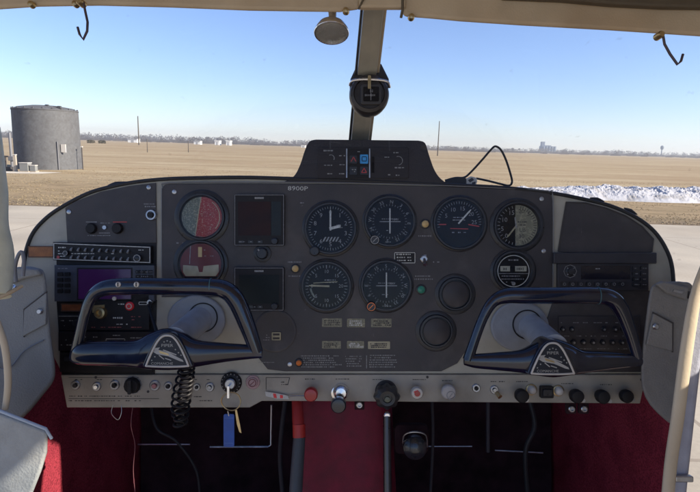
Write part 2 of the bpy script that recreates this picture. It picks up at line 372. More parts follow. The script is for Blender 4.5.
# 5 altimeter
cx, cy = 330.5, 228.5
g = gauge('altimeter', 'large altimeter dial with two white hands and knob at lower left', cx, cy, 28.5, 22.5)
m = g.mb(); m.ticks(cx, cy, 19.8, 22, 50, .45, FZ); m.ticks(cx, cy, 19, 22, 10, .8, FZ)
for k in range(10):
    a_ = R(36 * k); m.text(str(k), cx + 16 * math.sin(a_), cy - 16 * math.cos(a_), 4.3, FZ + .0001)
m.dashes(336, 225, 343, 2, 2.6, 1, FZ); m.build('markings', TICKM, g.root, smooth=False)
m = g.mb(); m.needle(cx, cy, 0, 18.5, 1.7, FZ + .0008, 2); m.needle(cx, cy, 76, 10.5, 2.7, FZ + .0003, 1); m.build('hand', WHITE, g.root)
m = g.mb()
for i in range(5): m.prism([(cx - 8 + i * 3.2, cy + 13), (cx - 6.4 + i * 3.2, cy + 13), (cx - 4 + i * 3.2, cy + 8.5), (cx - 5.6 + i * 3.2, cy + 8.5)], FZ, FZ + .0003)
m.build('hatched_flag', TICKM, g.root)
g.mb().lathe(315, 251, [(5, .002), (5, .011), (4, .0125), (0, .0125)], 24).build('knob', BEZEL, g.root, bevel=.0004); glassdisc(g, cx, cy, 22.5)
# 6, 10 CDIs
def cdi(name, label, cx, cy, knobmat, kx, ky, off):
    g = gauge(name, label, cx, cy, 27.5, 22)
    m = g.mb(); m.ticks(cx, cy, 15.5, 17.3, 36, .35, FZ)
    for k, s_ in enumerate(('N', '3', '6', 'E', '12', '15', 'S', '21', '24', 'W', '30', '33')):
        a_ = R(30 * k + off); m.text(s_, cx + 19.4 * math.sin(a_), cy - 19.4 * math.cos(a_), 3.3, FZ + .0001, rot=-(30 * k + off))
    m.dashes(cx - 8, cy - 2.5, cx + 9, 1, 2, .8, FZ, 1, 1.2, 1.4); m.text('NAV', cx + 6, cy - 2, 2.2, FZ + .0001); m.dashes(cx - 5, cy + 9, cx + 4, 1, 2, .8, FZ); m.dashes(cx - 4, cy + 20.5, cx + 5, 1, 2, 1, FZ + .0002)
    m.build('compass_card', TICKM, g.root, smooth=False)
    q = g.mb(); q.box(cx - .3, cy - 13, cx + .9, cy + 12, FZ + .0006, FZ + .001); q.build('deviation_bar', WHITE, g.root)
    q = g.mb(); q.box(cx - 10, cy - .2, cx + 11, cy + .6, FZ + .0002, FZ + .0005); q.build('glideslope_bar', TICKM, g.root)
    g.mb().lathe(kx, ky, [(5, .002), (5, .009), (4.2, .011), (0, .011)], 24).build('knob', BEZEL, g.root, bevel=.0004)
    q = g.mb(); q.ring(kx, ky, 3.5, 4.2, .0112); q.line(kx - 2, ky + 2, kx + 2, ky - 2, .9, .0113); q.build('knob_mark', knobmat, g.root, smooth=False)
    glassdisc(g, cx, cy, 22)
cdi('course_indicator', 'course deviation dial with white-ringed knob, right of the altimeter', 389.5, 221.5, TICKM, 374.5, 240, 6)
cdi('course_indicator', 'course deviation dial with orange-marked knob in the lower row', 386, 285.5, ORANGE, 371, 306, 180)
# 9 vertical speed
cx, cy = 326.5, 286
g = gauge('vertical_speed_indicator', 'dial with cream horizontal hand pointing left, below the altimeter', cx, cy, 27.5, 21.5)
m = g.mb(); m.ticks(cx, cy, 18.5, 21, 40, .45, FZ); m.ticks(cx, cy, 17.5, 21, 8, .9, FZ)
for a_, s_ in ((-45, '5'), (0, '10'), (45, '15'), (90, '20'), (135, '15'), (180, '10'), (225, '5'), (-90, '0')): m.text(s_, cx + 14.5 * math.sin(R(a_)), cy - 14.5 * math.cos(R(a_)), 3.4, FZ + .0001)
m.dashes(cx - 2, cy - 6, cx + 9, 2, 2.4, 1, FZ); m.build('markings', TICKM, g.root, smooth=False)
m = g.mb(); m.needle(cx, cy, 272, 17.5, 1.8, FZ + .0008, 3); m.build('hand', CREAMP, g.root)
g.mb().tube([(cx - 13, cy - 3, FZ + .0006), (cx - 4, cy - 3.6, FZ + .0006), (cx + 11, cy - 4.5, FZ + .0006)], .5, 6).build('second_hand', CREAMP, g.root)
g.mb().ring(cx, cy, 15, 16.8, FZ + .0002, a0=225, a1=262).build('green_arc', DIALGREEN, g.root); glassdisc(g, cx, cy, 21.5)
# 7 airspeed-like
cx, cy = 459, 223.5
g = gauge('airspeed_indicator', 'dial with long cream hand and red radial lines, right of the amber lamp', cx, cy, 28.5, 23)
m = g.mb(); m.ticks(cx, cy, 19.5, 22, 28, .5, FZ, -100, 100)
for a_, s_ in ((-60, '5'), (-25, '10'), (12, '15'), (52, '20'), (86, '25')): m.text(s_, cx + 15 * math.sin(R(a_)), cy - 15 * math.cos(R(a_)), 4, FZ + .0001)
m.dashes(cx - 7, cy - 6, cx + 6, 2, 2.6, 1, FZ); m.dashes(cx - 8, cy + 9, cx + 8, 1, 2, 1.2, FZ); m.build('markings', DIM, g.root, smooth=False)
m = g.mb(); m.line(cx - 20, cy + 1, cx - 13, cy + 1, 1, FZ + .0001); m.line(cx + 9, cy + 1, cx + 20, cy + 3, .9, FZ + .0001); m.line(cx - 9, cy + 5, cx + 9, cy + 5.5, .7, FZ + .0001); m.build('red_line', REDLIT, g.root, smooth=False)
g.mb().needle(460, 221.5, 42, 16, 1.5, FZ + .0008, 3).build('hand', WHITE, g.root); glassdisc(g, cx, cy, 23)
# 8 dual
cx, cy = 517, 225.5
g = gauge('manifold_gauge', 'dual dial with black left half and cream right half near the right edge', cx, cy, 27.5, 20.5)
aa = [(515 + 20.3 * math.sin(R(k)), cy - 20.3 * math.cos(R(k))) for k in range(0, 181, 6)]
g.mb().prism([(515, cy - 20.2)] + [(min(x + 2, 537), y) for x, y in aa[1:-1]] + [(515, cy + 20.2)], FZ - .0003, FZ).build('cream_half', DIALOLIVE, g.root)
m = g.mb(); m.ticks(cx, cy, 17.5, 20, 16, .6, FZ + .0001, 185, 355)
for x, y, s_ in ((504, 220, '10'), (511, 213, '15'), (502, 229, '5'), (506, 236, '0')): m.text(s_, x, y, 4.4, FZ + .0001)
m.build('white_markings', TICKM, g.root, smooth=False)
m = g.mb(); m.ticks(cx, cy, 16, 19.5, 20, .6, FZ + .0001, 10, 170)
for x, y, s_ in ((521, 211.5, '20'), (528, 214, '5'), (522, 230, 'LB'), (521, 236.5, '30')): m.text(s_, x, y, 4.2, FZ + .0001)
m.dashes(517, 222, 527, 2, 3, 1.2, FZ + .0001); m.build('dark_markings', INK, g.root, smooth=False)
g.mb().needle(515.5, 226, 218, 14.5, 1.5, FZ + .0008, 2).build('hand', CREAMP, g.root)
g.mb().needle(515.5, 226, 352, 9, 1.3, FZ + .0014, 2).build('second_hand', TICKM, g.root); glassdisc(g, cx, cy, 20.5)
# 11 clock
cx, cy = 513, 271
g = gauge('panel_clock', 'digital clock in a round black mount with white ring and small display', cx, cy, 23, 17, cat='clock')
g.mb().ring(cx, cy, 15.2, 16, FZ + .0002).build('white_ring', WHITE, g.root, smooth=False)
g.mb().rr(500, 266, 526, 271.3, .6, FZ, FZ + .0006).build('display', LCD, g.root)
g.mb().rr(509.5, 266, 514.5, 271.3, .3, FZ + .0006, FZ + .001).build('display_divider', FACE, g.root)
m = g.mb(); m.dashes(507, 260, 519, 1, 2, 1.5, FZ); m.line(498, 273.5, 528, 273.5, .5, FZ); m.dashes(501, 276, 524, 2, 3, 1.2, FZ, 1, .8, 1.4); m.dashes(505, 282, 520, 1, 2, 1, FZ); m.build('lettering', TICKM, g.root, smooth=False)
m = g.mb(); m.dashes(502, 268.8, 508, 1, 2, 3, FZ + .0009, 1, .6, .9); m.dashes(516, 268.8, 525, 1, 2, 3, FZ + .0009, 1, .6, .9); m.build('digits', INK, g.root, smooth=False)
g.mb().lathe(513, 283.5, [(1.8, FZ), (1.8, FZ + .002), (0, FZ + .002)], 16).build('button', TICKM, g.root); glassdisc(g, cx, cy, 17)
# blanks
for (cx, cy, lab) in ((455, 294, 'upper of the two blank black cover plates in empty gauge holes'), (436, 331, 'lower of the two blank black cover plates in empty gauge holes')):
    g = Thing('blank_cover', lab, 'cover plate', cx, cy, D - Z1)
    g.mb().lathe(cx, cy, [(20.5, 0), (20.5, .001), (19.5, .0018), (17, .002), (16, .006), (14.5, .006), (14, .0012), (0, .0012)], 56).build('mounting_ring', BEZEL, g.root)
    g.mb().lathe(cx, cy, [(13, .001), (13, .0035), (12.3, .0042), (0, .0042)], 48).build('plug', BLACK, g.root)
# ports disc
g = Thing('charging_socket', 'round black blanking disc with two small stacked charging ports', 'socket', 275, 331, D - Z1)
g.mb().lathe(275, 331, [(21.5, 0), (21.5, .001), (20.8, .0016), (19.5, .0018), (18.5, .0011), (0, .0011)], 56).build('mounting_disc', BLACK, g.root)
m = g.mb(); m.rr(272, 332, 281, 340, .8, .001, .003); m.build('port_frame', CREAMP, g.root)
for yy in (333.2, 337): g.mb().box(273.2, yy, 279.8, yy + 2, .003, .0033).build('port', INK, g.root)
g.mb().dashes(263, 335, 270, 3, 2.4, 1, .0014).build('lettering', DIM, g.root, smooth=False)

# ------------------------------------------------------------------ square flight displays
def efis(label, x0, y0, x1, y1, panes):
    g = Thing('flight_display', label, 'display', (x0 + x1) / 2, (y0 + y1) / 2, D - Z1)
    g.mb().rr(x0, y0, x1, y1, 1.5, 0, .007).build('housing', BLACK2, g.root, bevel=.0008)
    for (a, b, c, d, m_) in panes: g.mb().box(a, b, c, d, .0068, .0074).build('screen', m_, g.root)
    m = g.mb(); m.box((x0 + x1) / 2 - 4.5, y0 + 3, (x0 + x1) / 2 + 4.5, y0 + 4.8, .007, .0074); m.build('maker_plate', TICKM, g.root)
    for k in range(4):
        xx = x0 + 7 + k * 9.5; m = g.mb()
        if k < 3: m.rr(xx - 2.5, y1 - 5.5, xx + 2.5, y1 - 2.8, .7, .007, .0082)
        else: m.lathe(xx + 5, y1 - 4.6, [(3.3, .007), (3.3, .012), (2.6, .013), (0, .013)], 24)
        m.build('button' if k < 3 else 'knob', BEZEL, g.root)
    m = g.mb(); m.dashes(x0 + 5, y1 - 4.2, x0 + 30, 1, 2, .9, .0084, .5); m.build('button_marks', DIM, g.root, smooth=False)
    m = g.mb(); m.frame(x0 + .8, y0 + .8, x1 - .8, y1 - .8, .5, .0073); m.build('edge_line', DIM, g.root, smooth=False)
efis('upper square flight display, dark maroon screen with a slate column', 235, 194.5, 285, 246, [(239, 202, 271.5, 235.5, SCRN1), (272, 202, 281.5, 235.5, SCRN2)])
efis('lower square flight display with a plain greenish black screen', 235, 267, 284.5, 310.5, [(240, 274.5, 279.5, 303, SCRN3)])
g = Thing('selector_knob', 'black round knob right under the upper square display', 'knob', 262.5, 253.5, D - Z1)
g.mb().lathe(262.5, 253.5, [(9, 0), (9, .001), (8.4, .0015), (6, .0016), (5.6, .007), (4.6, .0085), (0, .0085)], 32).build('knob_body', BEZEL, g.root)
g.mb().lathe(259.5, 250, [(1, .008), (1, .0092), (0, .0092)], 12).build('indicator_dot', DIM, g.root)

# ------------------------------------------------------------------ small lamps, switches on centre panel
def lamp(label, x, y, r, m_, cat='indicator lamp'):
    g = Thing('indicator_lamp', label, cat, x, y, D - Z1)
    g.mb().lathe(x, y, [(r + 1.4, 0), (r + 1.4, .0018), (r + .5, .0028), (r, .0028)], 24).build('collar', BEZEL, g.root)
    g.mb().lathe(x, y, [(r, .002), (r * .95, .0045), (r * .6, .0062), (0, .0068)], 24).build('lens', m_, g.root)
lamp('amber lamp between the two course dials and the left display', 295.5, 268.5, 3.4, AMBER)
lamp('amber lamp between two upper dials, above the chrome toggle', 425, 224, 3.6, AMBER)
lamp('green lamp under the chrome toggle switch', 421, 289.5, 3.8, GREEN)
lamp('orange lamp beside the checklist print at the panel foot', 299, 362.5, 2.8, ORANGE)
g = Thing('toggle_switch', 'chrome toggle switch beside the white outlined placard', 'switch', 424, 259, D - Z1)
g.mb().lathe(424, 259, [(4, 0), (4, .002), (3, .003), (0, .003)], 6).build('nut', STEEL, g.root)
g.mb().tube([(424, 259, .003), (424, 262, .010), (424, 264.5, .014)], [1.4, 1.7, 2.2], 12).build('lever', CHROME, g.root)

# ================================================================= LEFT PANEL INSTRUMENTS
g = Thing('light_dimmer', 'pair of small black rotary knobs with coloured print on the left inset', 'dimmer', 105, 229, D - .0025)
for x in (92, 118):
    g.mb().lathe(x, 228.5, [(5.4, 0), (5.4, .004), (4.6, .007), (0, .007)], 12).build('knob', BLACK2, g.root, bevel=.0004)
m = g.mb(); m.lathe(105, 227.5, [(2, 0), (2, .003), (0, .003)], 12); m.build('jack', STEEL, g.root)
m = g.mb(); m.line(86, 222, 97, 222, .8, .0004); m.line(99, 233, 110, 233, .8, .0004); m.dashes(84, 235.5, 126, 1, 2, 1, .0004, .6); m.dashes(84, 225, 88, 2, 3, .8, .0004); m.dashes(100, 223, 110, 1, 2, .8, .0004); m.build('lettering', DIM, g.root, smooth=False)
g.mb().line(113, 222, 127, 222, .9, .0004).build('red_lettering', REDLIT, g.root, smooth=False)
g = Thing('headset_jack', 'chrome ringed key socket at the upper right of the left inset', 'socket', 151.5, 214, D - .0025)
g.mb().lathe(151.5, 215, [(5.6, 0), (5.6, .002), (4.9, .004), (3.6, .004), (3.2, .002), (0, .002)], 24).build('ring', STEEL, g.root)
g.mb().lathe(151.5, 215, [(3, .002), (2.6, .006), (0, .006)], 16).build('core', BLACK2, g.root)
m = g.mb(); m.dashes(144, 204, 157, 2, 2.6, 1.3, .0004, 1, .7, 1.6); m.build('lettering', DIM, g.root, smooth=False)

g = Thing('audio_radio', 'wide black audio panel with white border and two rows of toggles', 'radio', 105, 252, D - .0015)
g.mb().prism([(56, 242), (153, 246), (153, 263.5), (56, 260)], 0, .009).build('housing', BLACK2, g.root, bevel=.0006)
m = g.mb(); zf = .0094
m.line(57, 243.4, 152, 247.3, .8, zf); m.line(57, 258.9, 152, 262.4, .8, zf); m.line(57, 243, 57, 259.3, .8, zf); m.line(152, 247, 152, 262.8, .8, zf)
m.dashes(61, 247.5, 71, 1, 2, 1.6, zf, 1, .8, 1.4); m.dashes(61, 251, 69, 3, 2.6, 1, zf, .8); m.dashes(72, 253.6, 133, 1, 2, .9, zf, .45); m.dashes(138, 250, 149, 1, 2, 1, zf); m.build('border_lettering', WHITE, g.root, smooth=False)
for k in range(9):
    x = 75 + k * 7
    for y in (249.3 + k * .26, 257 + k * .26):
        g.mb().tube([(x, y - 1.4, .009), (x, y - .4, .012), (x, y + 1.4, .014)], [.8, .9, 1.1], 8).build('toggle_switch', TICKM, g.root)
for (x, y, r) in ((140.5, 258, 3.6), (70, 253, 2.4)):
    m = g.mb(); m.lathe(x, y, [(r, .009), (r, .014), (r * .7, .015), (0, .015)], 20); m.build('knob', BEZEL, g.root)
    g.mb().ring(x, y, r * .75, r, .0152).build('knob_ring', TICKM, g.root, smooth=False)
g.mb().lathe(61.5, 257, [(1.5, .009), (1.5, .0105), (0, .0105)], 12).build('red_lamp', RED, g.root)

g = Thing('navigation_display', 'navigation unit with a dark purple screen under the audio panel', 'radio', 106, 282, D - .0015)
g.mb().box(57, 265, 156, 301, 0, .008).build('housing', mat('slate_case', (.055, .062, .085), .45, var=.15), g.root, bevel=.0006)
g.mb().box(81, 269, 133, 298.5, .008, .0085).build('screen', PURPLE, g.root)
g.mb().box(79.5, 267.5, 134.5, 299.5, .0078, .0082).build('screen_bezel', BLACK2, g.root)
for (x, y) in [(60.5 + i * 7.2, 272 + j * 5.6) for i in range(2) for j in range(4)]:
    g.mb().rr(x, y, x + 5.4, y + 3.8, .7, .008, .010).build('button', BLACK2, g.root)
for (x, y) in [(138 + i * 6, 270 + j * 4.6) for i in range(3) for j in range(4)]:
    g.mb().rr(x, y, x + 4.4, y + 3.2, .7, .008, .010).build('button', BLACK2, g.root)
m = g.mb(); m.dashes(60, 268.3, 70, 1, 2, 1, .0085); m.dashes(138, 271.6, 155, 4, 4.6, .8, .0103, .4, .8, 1.4); m.build('lettering', DIM, g.root, smooth=False)

g = Thing('engine_monitor', 'black box with brass-ringed knob and round red button behind left yoke', 'radio', 118, 314, D - .0015)
g.mb().box(88, 294, 151, 329, 0, .008).build('housing', BLACK2, g.root, bevel=.0006)
g.mb().lathe(103.5, 312, [(6.2, .008), (6.2, .010), (5.2, .015), (3.2, .0155), (2.8, .011), (0, .011)], 28).build('brass_knob', BRASS, g.root)
g.mb().prism([(95, 305), (107, 304), (107, 307), (98, 308), (97, 312), (95, 312)], .008, .0088).build('brass_plate', BRASS, g.root)
g.mb().lathe(132, 305.5, [(4.4, .008), (4.4, .010), (3.6, .0115), (0, .0118)], 24).build('red_button', REDB, g.root)
g.mb().ring(132, 305.5, 2.0, 2.8, .012).build('button_ring', LAMPW, g.root, smooth=False)
g.mb().lathe(117, 298, [(2, .008), (2, .011), (0, .011)], 14).build('white_stud', LAMPW, g.root)
m = g.mb(); m.dashes(115, 317.2, 128, 1, 2, 2, .0085, .9, .8, 1.8); m.dashes(120, 303.6, 127, 1, 2, 1.2, .0085); m.dashes(118, 323.5, 130, 1, 2, 1, .0085); m.frame(141, 301.5, 149, 304, .6, .0085); m.build('lettering', WHITE, g.root, smooth=False)
m = g.mb(); m.dashes(133, 316, 145, 2, 3, 1, .0085); m.dashes(90, 326.5, 145, 1, 2, 1, .0085, .5); m.build('red_lettering', mat('rose_print', (.3, .08, .08), .6), g.root, smooth=False)
g = Thing('transponder', 'black transponder with small framed readout behind the left yoke handle', 'radio', 108, 347, D - .0015)
g.mb().box(61, 331, 155, 350, 0, .008).build('housing', BLACK2, g.root, bevel=.0006)
m = g.mb(); m.frame(108.5, 338, 127, 345, .8, .0086); m.dashes(85, 336.2, 104, 1, 2, 1, .0086, .7); m.dashes(130, 337, 150, 1, 2, 1, .0086, .7); m.dashes(115, 334.5, 121, 1, 2, 1, .0086); m.dashes(63, 334, 80, 3, 5, 1, .0086, .4); m.build('lettering', TICKM, g.root, smooth=False)
m = g.mb().text('1200', 117.7, 341.8, 3.6, .0088, wx=1.3); m.build('readout', DIM, g.root, smooth=False)
for x in (92, 141): g.mb().lathe(x, 343, [(3.6, .008), (3.6, .013), (2.8, .015), (0, .015)], 20).build('knob', BEZEL, g.root)
g = Thing('radio_receiver', 'narrow black radio at the left edge of the stack beside brown strip', 'radio', 74, 322, D - .0015)
g.mb().box(61, 313.5, 86.5, 329.5, 0, .008).build('housing', BLACK2, g.root, bevel=.0006)
m = g.mb(); m.line(61.5, 315.5, 86, 315.5, .7, .0085); m.dashes(63, 320, 84, 2, 5, 1, .0085, .4); m.build('lettering', DIM, g.root, smooth=False)
g.mb().lathe(79, 322, [(3, .008), (3, .013), (0, .013)], 18).build('knob', BEZEL, g.root)
g = Thing('lower_radio', 'lowest black radio of the stack, mostly hidden by yoke crossbar', 'radio', 108, 361, D - .0015)
g.mb().box(62, 351.5, 154, 371, 0, .007).build('housing', BLACK2, g.root, bevel=.0006)
for x in (70, 82, 94): g.mb().rr(x - 3, 356, x + 3, 360, .7, .007, .009).build('button', BEZEL, g.root)

# ================================================================= RIGHT PANEL
g = Thing('radio_transceiver', 'black radio with wide dark display and rose-shaped knob on the right', 'radio', 601, 276, D)
g.mb().box(556, 263.5, 646, 290, 0, .008).build('housing', mat('charcoal_case', (.038, .037, .045), .45, var=.15, spec=.4), g.root, bevel=.0006)
g.mb().box(579, 265.5, 627.5, 279, .008, .0086).build('display', mat('violet_black', (.012, .01, .018), .12), g.root)
m = g.mb(); m.lathe(568, 271, [(5.5, .008), (5.5, .010), (3.4, .011), (3.4, .015), (0, .0155)], 8); m.build('joystick', BEZEL, g.root, bevel=.0004)
m = g.mb(); m.ring(568, 271, 6.0, 6.7, .0085, n=8); m.ticks(568, 271, 3.6, 5.2, 4, 1.2, .0112, 45, 405); m.dashes(592, 268.5, 597, 1, 2, 1.6, .0088); m.dashes(559, 287.6, 625, 1, 2, .8, .0105, .4); m.build('lettering', DIM, g.root, smooth=False)
for k in range(8): g.mb().rr(559 + k * 8.2, 281.5, 565 + k * 8.2, 286, 1.2, .008, .0102).build('button', BEZEL, g.root)
for i in range(2):
    for j in range(4):
        g.mb().rr(629.5 + i * 8, 266 + j * 5.4, 636 + i * 8, 270 + j * 5.4, 1.2, .008, .0102).build('button', BEZEL, g.root)
m = g.mb()
for k in range(8): m.ring(562 + k * 8.2, 283.7, 1, 1.5, .0104, n=12)
for i in range(2):
    for j in range(4): m.dashes(631 + i * 8, 268 + j * 5.4, 635 + i * 8, 1, 2, .8, .0104, .9)
m.build('button_marks', DIM, g.root, smooth=False)
g = Thing('breaker_panel', 'black circuit breaker panel with two rows of studs behind right yoke', 'breaker panel', 600, 332, D - .002)
g.mb().box(558, 316, 640, 350, 0, .002).build('plate', BLACK, g.root, bevel=.0004)
for x in (562, 571, 603, 614, 622, 630):
    g.mb().lathe(x, 329, [(2.6, .002), (2.6, .004), (2, .006), (0, .0065)], 14).build('breaker', BEZEL, g.root)
    g.mb().lathe(x, 329, [(1.1, .006), (1, .0068), (0, .0068)], 10).build('breaker_tip', TICKM, g.root)
for k in range(8):
    x = 563 + k * 9.6
    g.mb().lathe(x, 342, [(2.8, .002), (2.8, .005), (2.2, .007), (0, .0075)], 14).build('breaker', BEZEL, g.root)
    g.mb().lathe(x, 342, [(1.2, .007), (1.1, .0079), (0, .0079)], 10).build('breaker_tip', TICKM, g.root)
m = g.mb(); m.dashes(560, 322.5, 632, 1, 2, 1, .0025, .5); m.dashes(560, 335.8, 636, 1, 2, .9, .0025, .5); m.dashes(560, 348.5, 636, 1, 2, .9, .0025, .5); m.build('lettering', DIM, g.root, smooth=False)

# ================================================================= TOP ANNUNCIATOR BOX
g = Thing('avionics_pod', 'black trapezoid pod with unlit light panels on top of the dashboard', 'instrument pod', 366, 162, D - .002)
g.mb().prism(spline([(284, 182), (294, 176), (300, 165), (305, 150), (309.5, 141.5), (316, 139.5)], 4) + spline([(418, 140.5), (425, 143), (429, 155), (434, 169), (440, 178), (449, 185)], 4), -.09, .001).build('housing', mat('pod_black', (.028, .025, .029), .6, var=.2, scale=40, bump=.3, bscale=500), g.root, bevel=.002)
g.mb().rr(317.5, 147.5, 408.5, 178.5, 2, .001, .003).build('face_plate', mat('pod_face', (.03, .027, .03), .5, spec=.3, var=.15), g.root, bevel=.0004)
for x in (346.7, 369.5): g.mb().box(x - .5, 149, x + .6, 178, .003, .004).build('divider', STEEL, g.root)
g.mb().box(347.8, 149, 368.8, 178, .003, .0036).build('centre_plate', BLACK2, g.root)
g.mb().rr(360, 155, 368, 164, .8, .0036, .005).build('blue_button', BLUELIT, g.root)
g.mb().frame(362, 157.2, 366.4, 161.6, .7, .0052).build('blue_mark', FACE, g.root, smooth=False)
g.mb().rr(349.5, 156, 357, 164, .8, .0036, .005).build('button', BEZEL, g.root)
g.mb().rr(349.5, 167, 357, 175, .8, .0036, .005).build('button', BEZEL, g.root)
g.mb().rr(360, 167, 368, 175, .8, .0036, .005).build('button', BEZEL, g.root)
m = g.mb(); m.line(351, 162, 353.5, 157.5, .7, .0052); m.line(353.5, 157.5, 356, 162, .7, .0052); m.line(361.5, 173, 364, 168.5, .8, .0052); m.line(364, 168.5, 366.5, 173, .8, .0052); m.line(361.5, 173, 366.5, 173, .8, .0052); m.build('red_mark', REDLIT, g.root, smooth=False)
m = g.mb(); m.dashes(323, 151, 335, 1, 2, 1.6, .0034); m.dashes(324, 165.5, 333, 1, 2, 1.2, .0034); m.dashes(327, 174, 332, 1, 2, 1.2, .0034)
m.dashes(339, 156, 345, 1, 2, 1.2, .0034); m.dashes(339, 165, 345, 1, 2, 1.2, .0034); m.dashes(339, 174, 345, 1, 2, 1.2, .0034); m.dashes(393, 153, 403, 1, 2, 1.6, .0034)
m.dashes(384, 157.5, 389, 1, 2, 1.2, .0034); m.dashes(384, 166.5, 389, 1, 2, 1.2, .0034); m.dashes(384, 175, 389, 1, 2, 1.2, .0034); m.dashes(394, 168, 404, 1, 2, 1.2, .0034); m.dashes(395, 175.5, 400, 1, 2, 1.2, .0034)
m.dashes(357, 152, 360, 1, 2, 1.2, .0038); m.dashes(351, 170, 355, 2, 2, 1, .0052); m.ring(331, 158.5, 3, 3.6, .0034, a0=-30, a1=120); m.ring(398, 161, 4, 4.6, .0034, a0=-20, a1=170); m.build('lettering', TICKM, g.root, smooth=False)
g.mb().box(371.5, 157, 374, 173, .003, .0045).build('slot', FACE, g.root)

# ================================================================= LOWER SWITCH STRIP
S0 = .004
g = Thing('switch_strip', 'worn beige metal strip along the panel foot carrying knobs and print', 'switch panel', 350, 388, D)
g.mb().prism([(62, 374.2), (645, 374.2), (639, 403), (300, 400.5), (262, 400.5), (250, 407), (68, 407)], -.012, S0).build('plate', STRIP, g.root, bevel=.0012)
zt = S0 + .0003
for a_ in ((70, 379, 128, 1, 2, .8, .3, .8, 3), (70, 395.5, 158, 2, 4.5, 1, .75, .6, 2.4), (190, 379, 222, 1, 2, 1, .5, .8, 3), (185, 396, 215, 2, 4, 1, .7, .8, 3), (281, 381.5, 289, 2, 2.4, 1, .8, .8, 3)):
    g.mb().dashes(*a_[:6], zt, *a_[6:]).build('engraving', INK, g.root, smooth=False)
for (x, y) in ((305, 378.5), (335, 378.5), (372, 379), (412, 379), (441, 380), (490, 381), (515, 381), (560, 383), (598, 384)):
    g.mb().dashes(x, y, x + 14, 1, 2, 1, zt, .9, .6, 1.8).build('engraving', INK, g.root, smooth=False)
for a_ in ((70, 398, 160, 398, .5), (70, 377, 140, 377, .4), (266.5, 377, 266.5, 389, .6), (266.5, 377, 290, 377, .5), (290, 377, 288, 384, .6)):
    g.mb().line(*a_, zt).build('engraved_line', INK, g.root, smooth=False)
m = g.mb()
for (x, y) in ((97, 374.8 + 2), (149, 391), (427, 376.5), (640, 379)): m.lathe(x, y, [(1.3, S0), (1.3, S0 + .0006), (0, S0 + .0006)], 10)
m.build('screw_heads', INK, g.root)

def knob(name, label, x, y, r, m_, h=.02, shaft=None, cat='knob', collar=STEEL, dy=0, cap=None):
    k = Thing(name, label, cat, x, y - dy, D - S0)
    k.mb().lathe(x, y - dy, [(r * .85 + 1, 0), (r * .85 + 1, .002), (r * .6 + .6, .003), (0, .003)], 20).build('collar', collar, k.root)
    if shaft: k.mb().tube([(x, y - dy, .002), (x, y, h - .002)], r * .3, 12).build('shaft', shaft, k.root)
    z0 = h * .35 if shaft else .0025
    prof = [(r * .5, z0), (r * .85, z0 + .001), (r, z0 + (h - z0) * .35), (r, h - .003), (r * .85, h - .0006), (r * .5, h), (0, h)]
    x, y = 350 + (x - 350) * (1 - h * .8 / D), 246 + (y - 246) * (1 - h * .8 / D)   # the knob stands off the strip
    k.mb().lathe(x, y, prof, 32).build('knob_body', m_, k.root)
    if cap: k.mb().lathe(x, y, [(r * .5, h - .0005), (r * .45, h + .001), (0, h + .0012)], 20).build('cap', cap, k.root)
    return k
sw = 'small round switches on the beige strip'

def ringsw(label, x, y, r, core):
    k = Thing('panel_socket', label, 'switch', x, y, D - S0, group=sw)
    k.mb().lathe(x, y, [(r, 0), (r, .0015), (r * .85, .0028), (r * .55, .0028), (r * .5, .001), (0, .001)], 24).build('ring', STEEL, k.root)
    k.mb().lathe(x, y, [(r * .45, .001), (r * .4, .006), (0, .006)], 14).build('core', core, k.root)
ringsw('dark centred round socket at the left end of the beige strip', 76, 385, 4.6, INK)
ringsw('second round socket from the left, with short toggle', 97, 386.5, 4.4, CHROME)
ringsw('third round socket, just left of the large black rotary knob', 115, 385, 5, BLACK2)
ringsw('reddish ringed socket right of the large black rotary knob', 155, 385.5, 5.4, PINK)
ringsw('small steel socket just left of the coiled cord', 168.5, 386, 4.4, BLACK2)
ringsw('small socket just right of the coiled cord', 197, 387, 3.6, INK)
ringsw('steel ringed socket between coiled cord and ignition lock', 210, 387, 4.6, STEEL)
k = Thing('rotary_switch', 'large black ribbed rotary knob on the left of the strip', 'knob', 133, 385, D - S0)
k.mb().lathe(133, 385, [(9, 0), (9, .001), (7.6, .002), (7, .010), (0, .010)], 12).build('knob_body', BLACK2, k.root, bevel=.0006)
k.mb().rr(131.3, 378, 134.7, 392, 1, .010, .016).build('grip_bar', BEZEL, k.root, bevel=.0005)
k.mb().ring(133, 385, 8.2, 8.8, .0012).build('scale_ring', DIM, k.root, smooth=False)
k = Thing('ignition_lock', 'round black ignition lock holding a steel key', 'lock', 231.5, 382, D - S0)
k.mb().lathe(231.5, 382.5, [(10.5, 0), (10.5, .002), (9, .005), (6.5, .006), (6, .003), (0, .003)], 32).build('bezel', BLACK2, k.root)
k.mb().ticks(231.5, 382.5, 8, 9.6, 16, .8, .0052).build('scale', TICKM, k.root, smooth=False)
k.mb().lathe(231.5, 382.5, [(5.5, .003), (5.5, .011), (4.5, .013), (0, .013)], 24).build('cylinder', STEEL, k.root)
k.mb().rr(230.6, 382, 233, 394, .8, .012, .026).build('key', CHROME, k.root, bevel=.0003)
k = Thing('primer_button', 'pale pink round button marked with rings, right of ignition lock', 'button', 253, 382, D - S0)
k.mb().lathe(253, 382, [(7, 0), (7, .002), (6.4, .003), (5.2, .003), (4.8, .006), (0, .0065)], 32).build('button_body', mat('pale_pink', (.42, .27, .27), .45), k.root)
m = k.mb(); m.ring(253, 382, 3.2, 4, .0067); m.line(251, 384, 255, 380.5, .8, .0067); m.build('mark', mat('dark_rose', (.16, .03, .04), .5), k.root, smooth=False)
knob('mixture_knob', 'red round pull knob beside the striped warning tag', 311, 394.5, 6.6, RED, .03, STEEL)
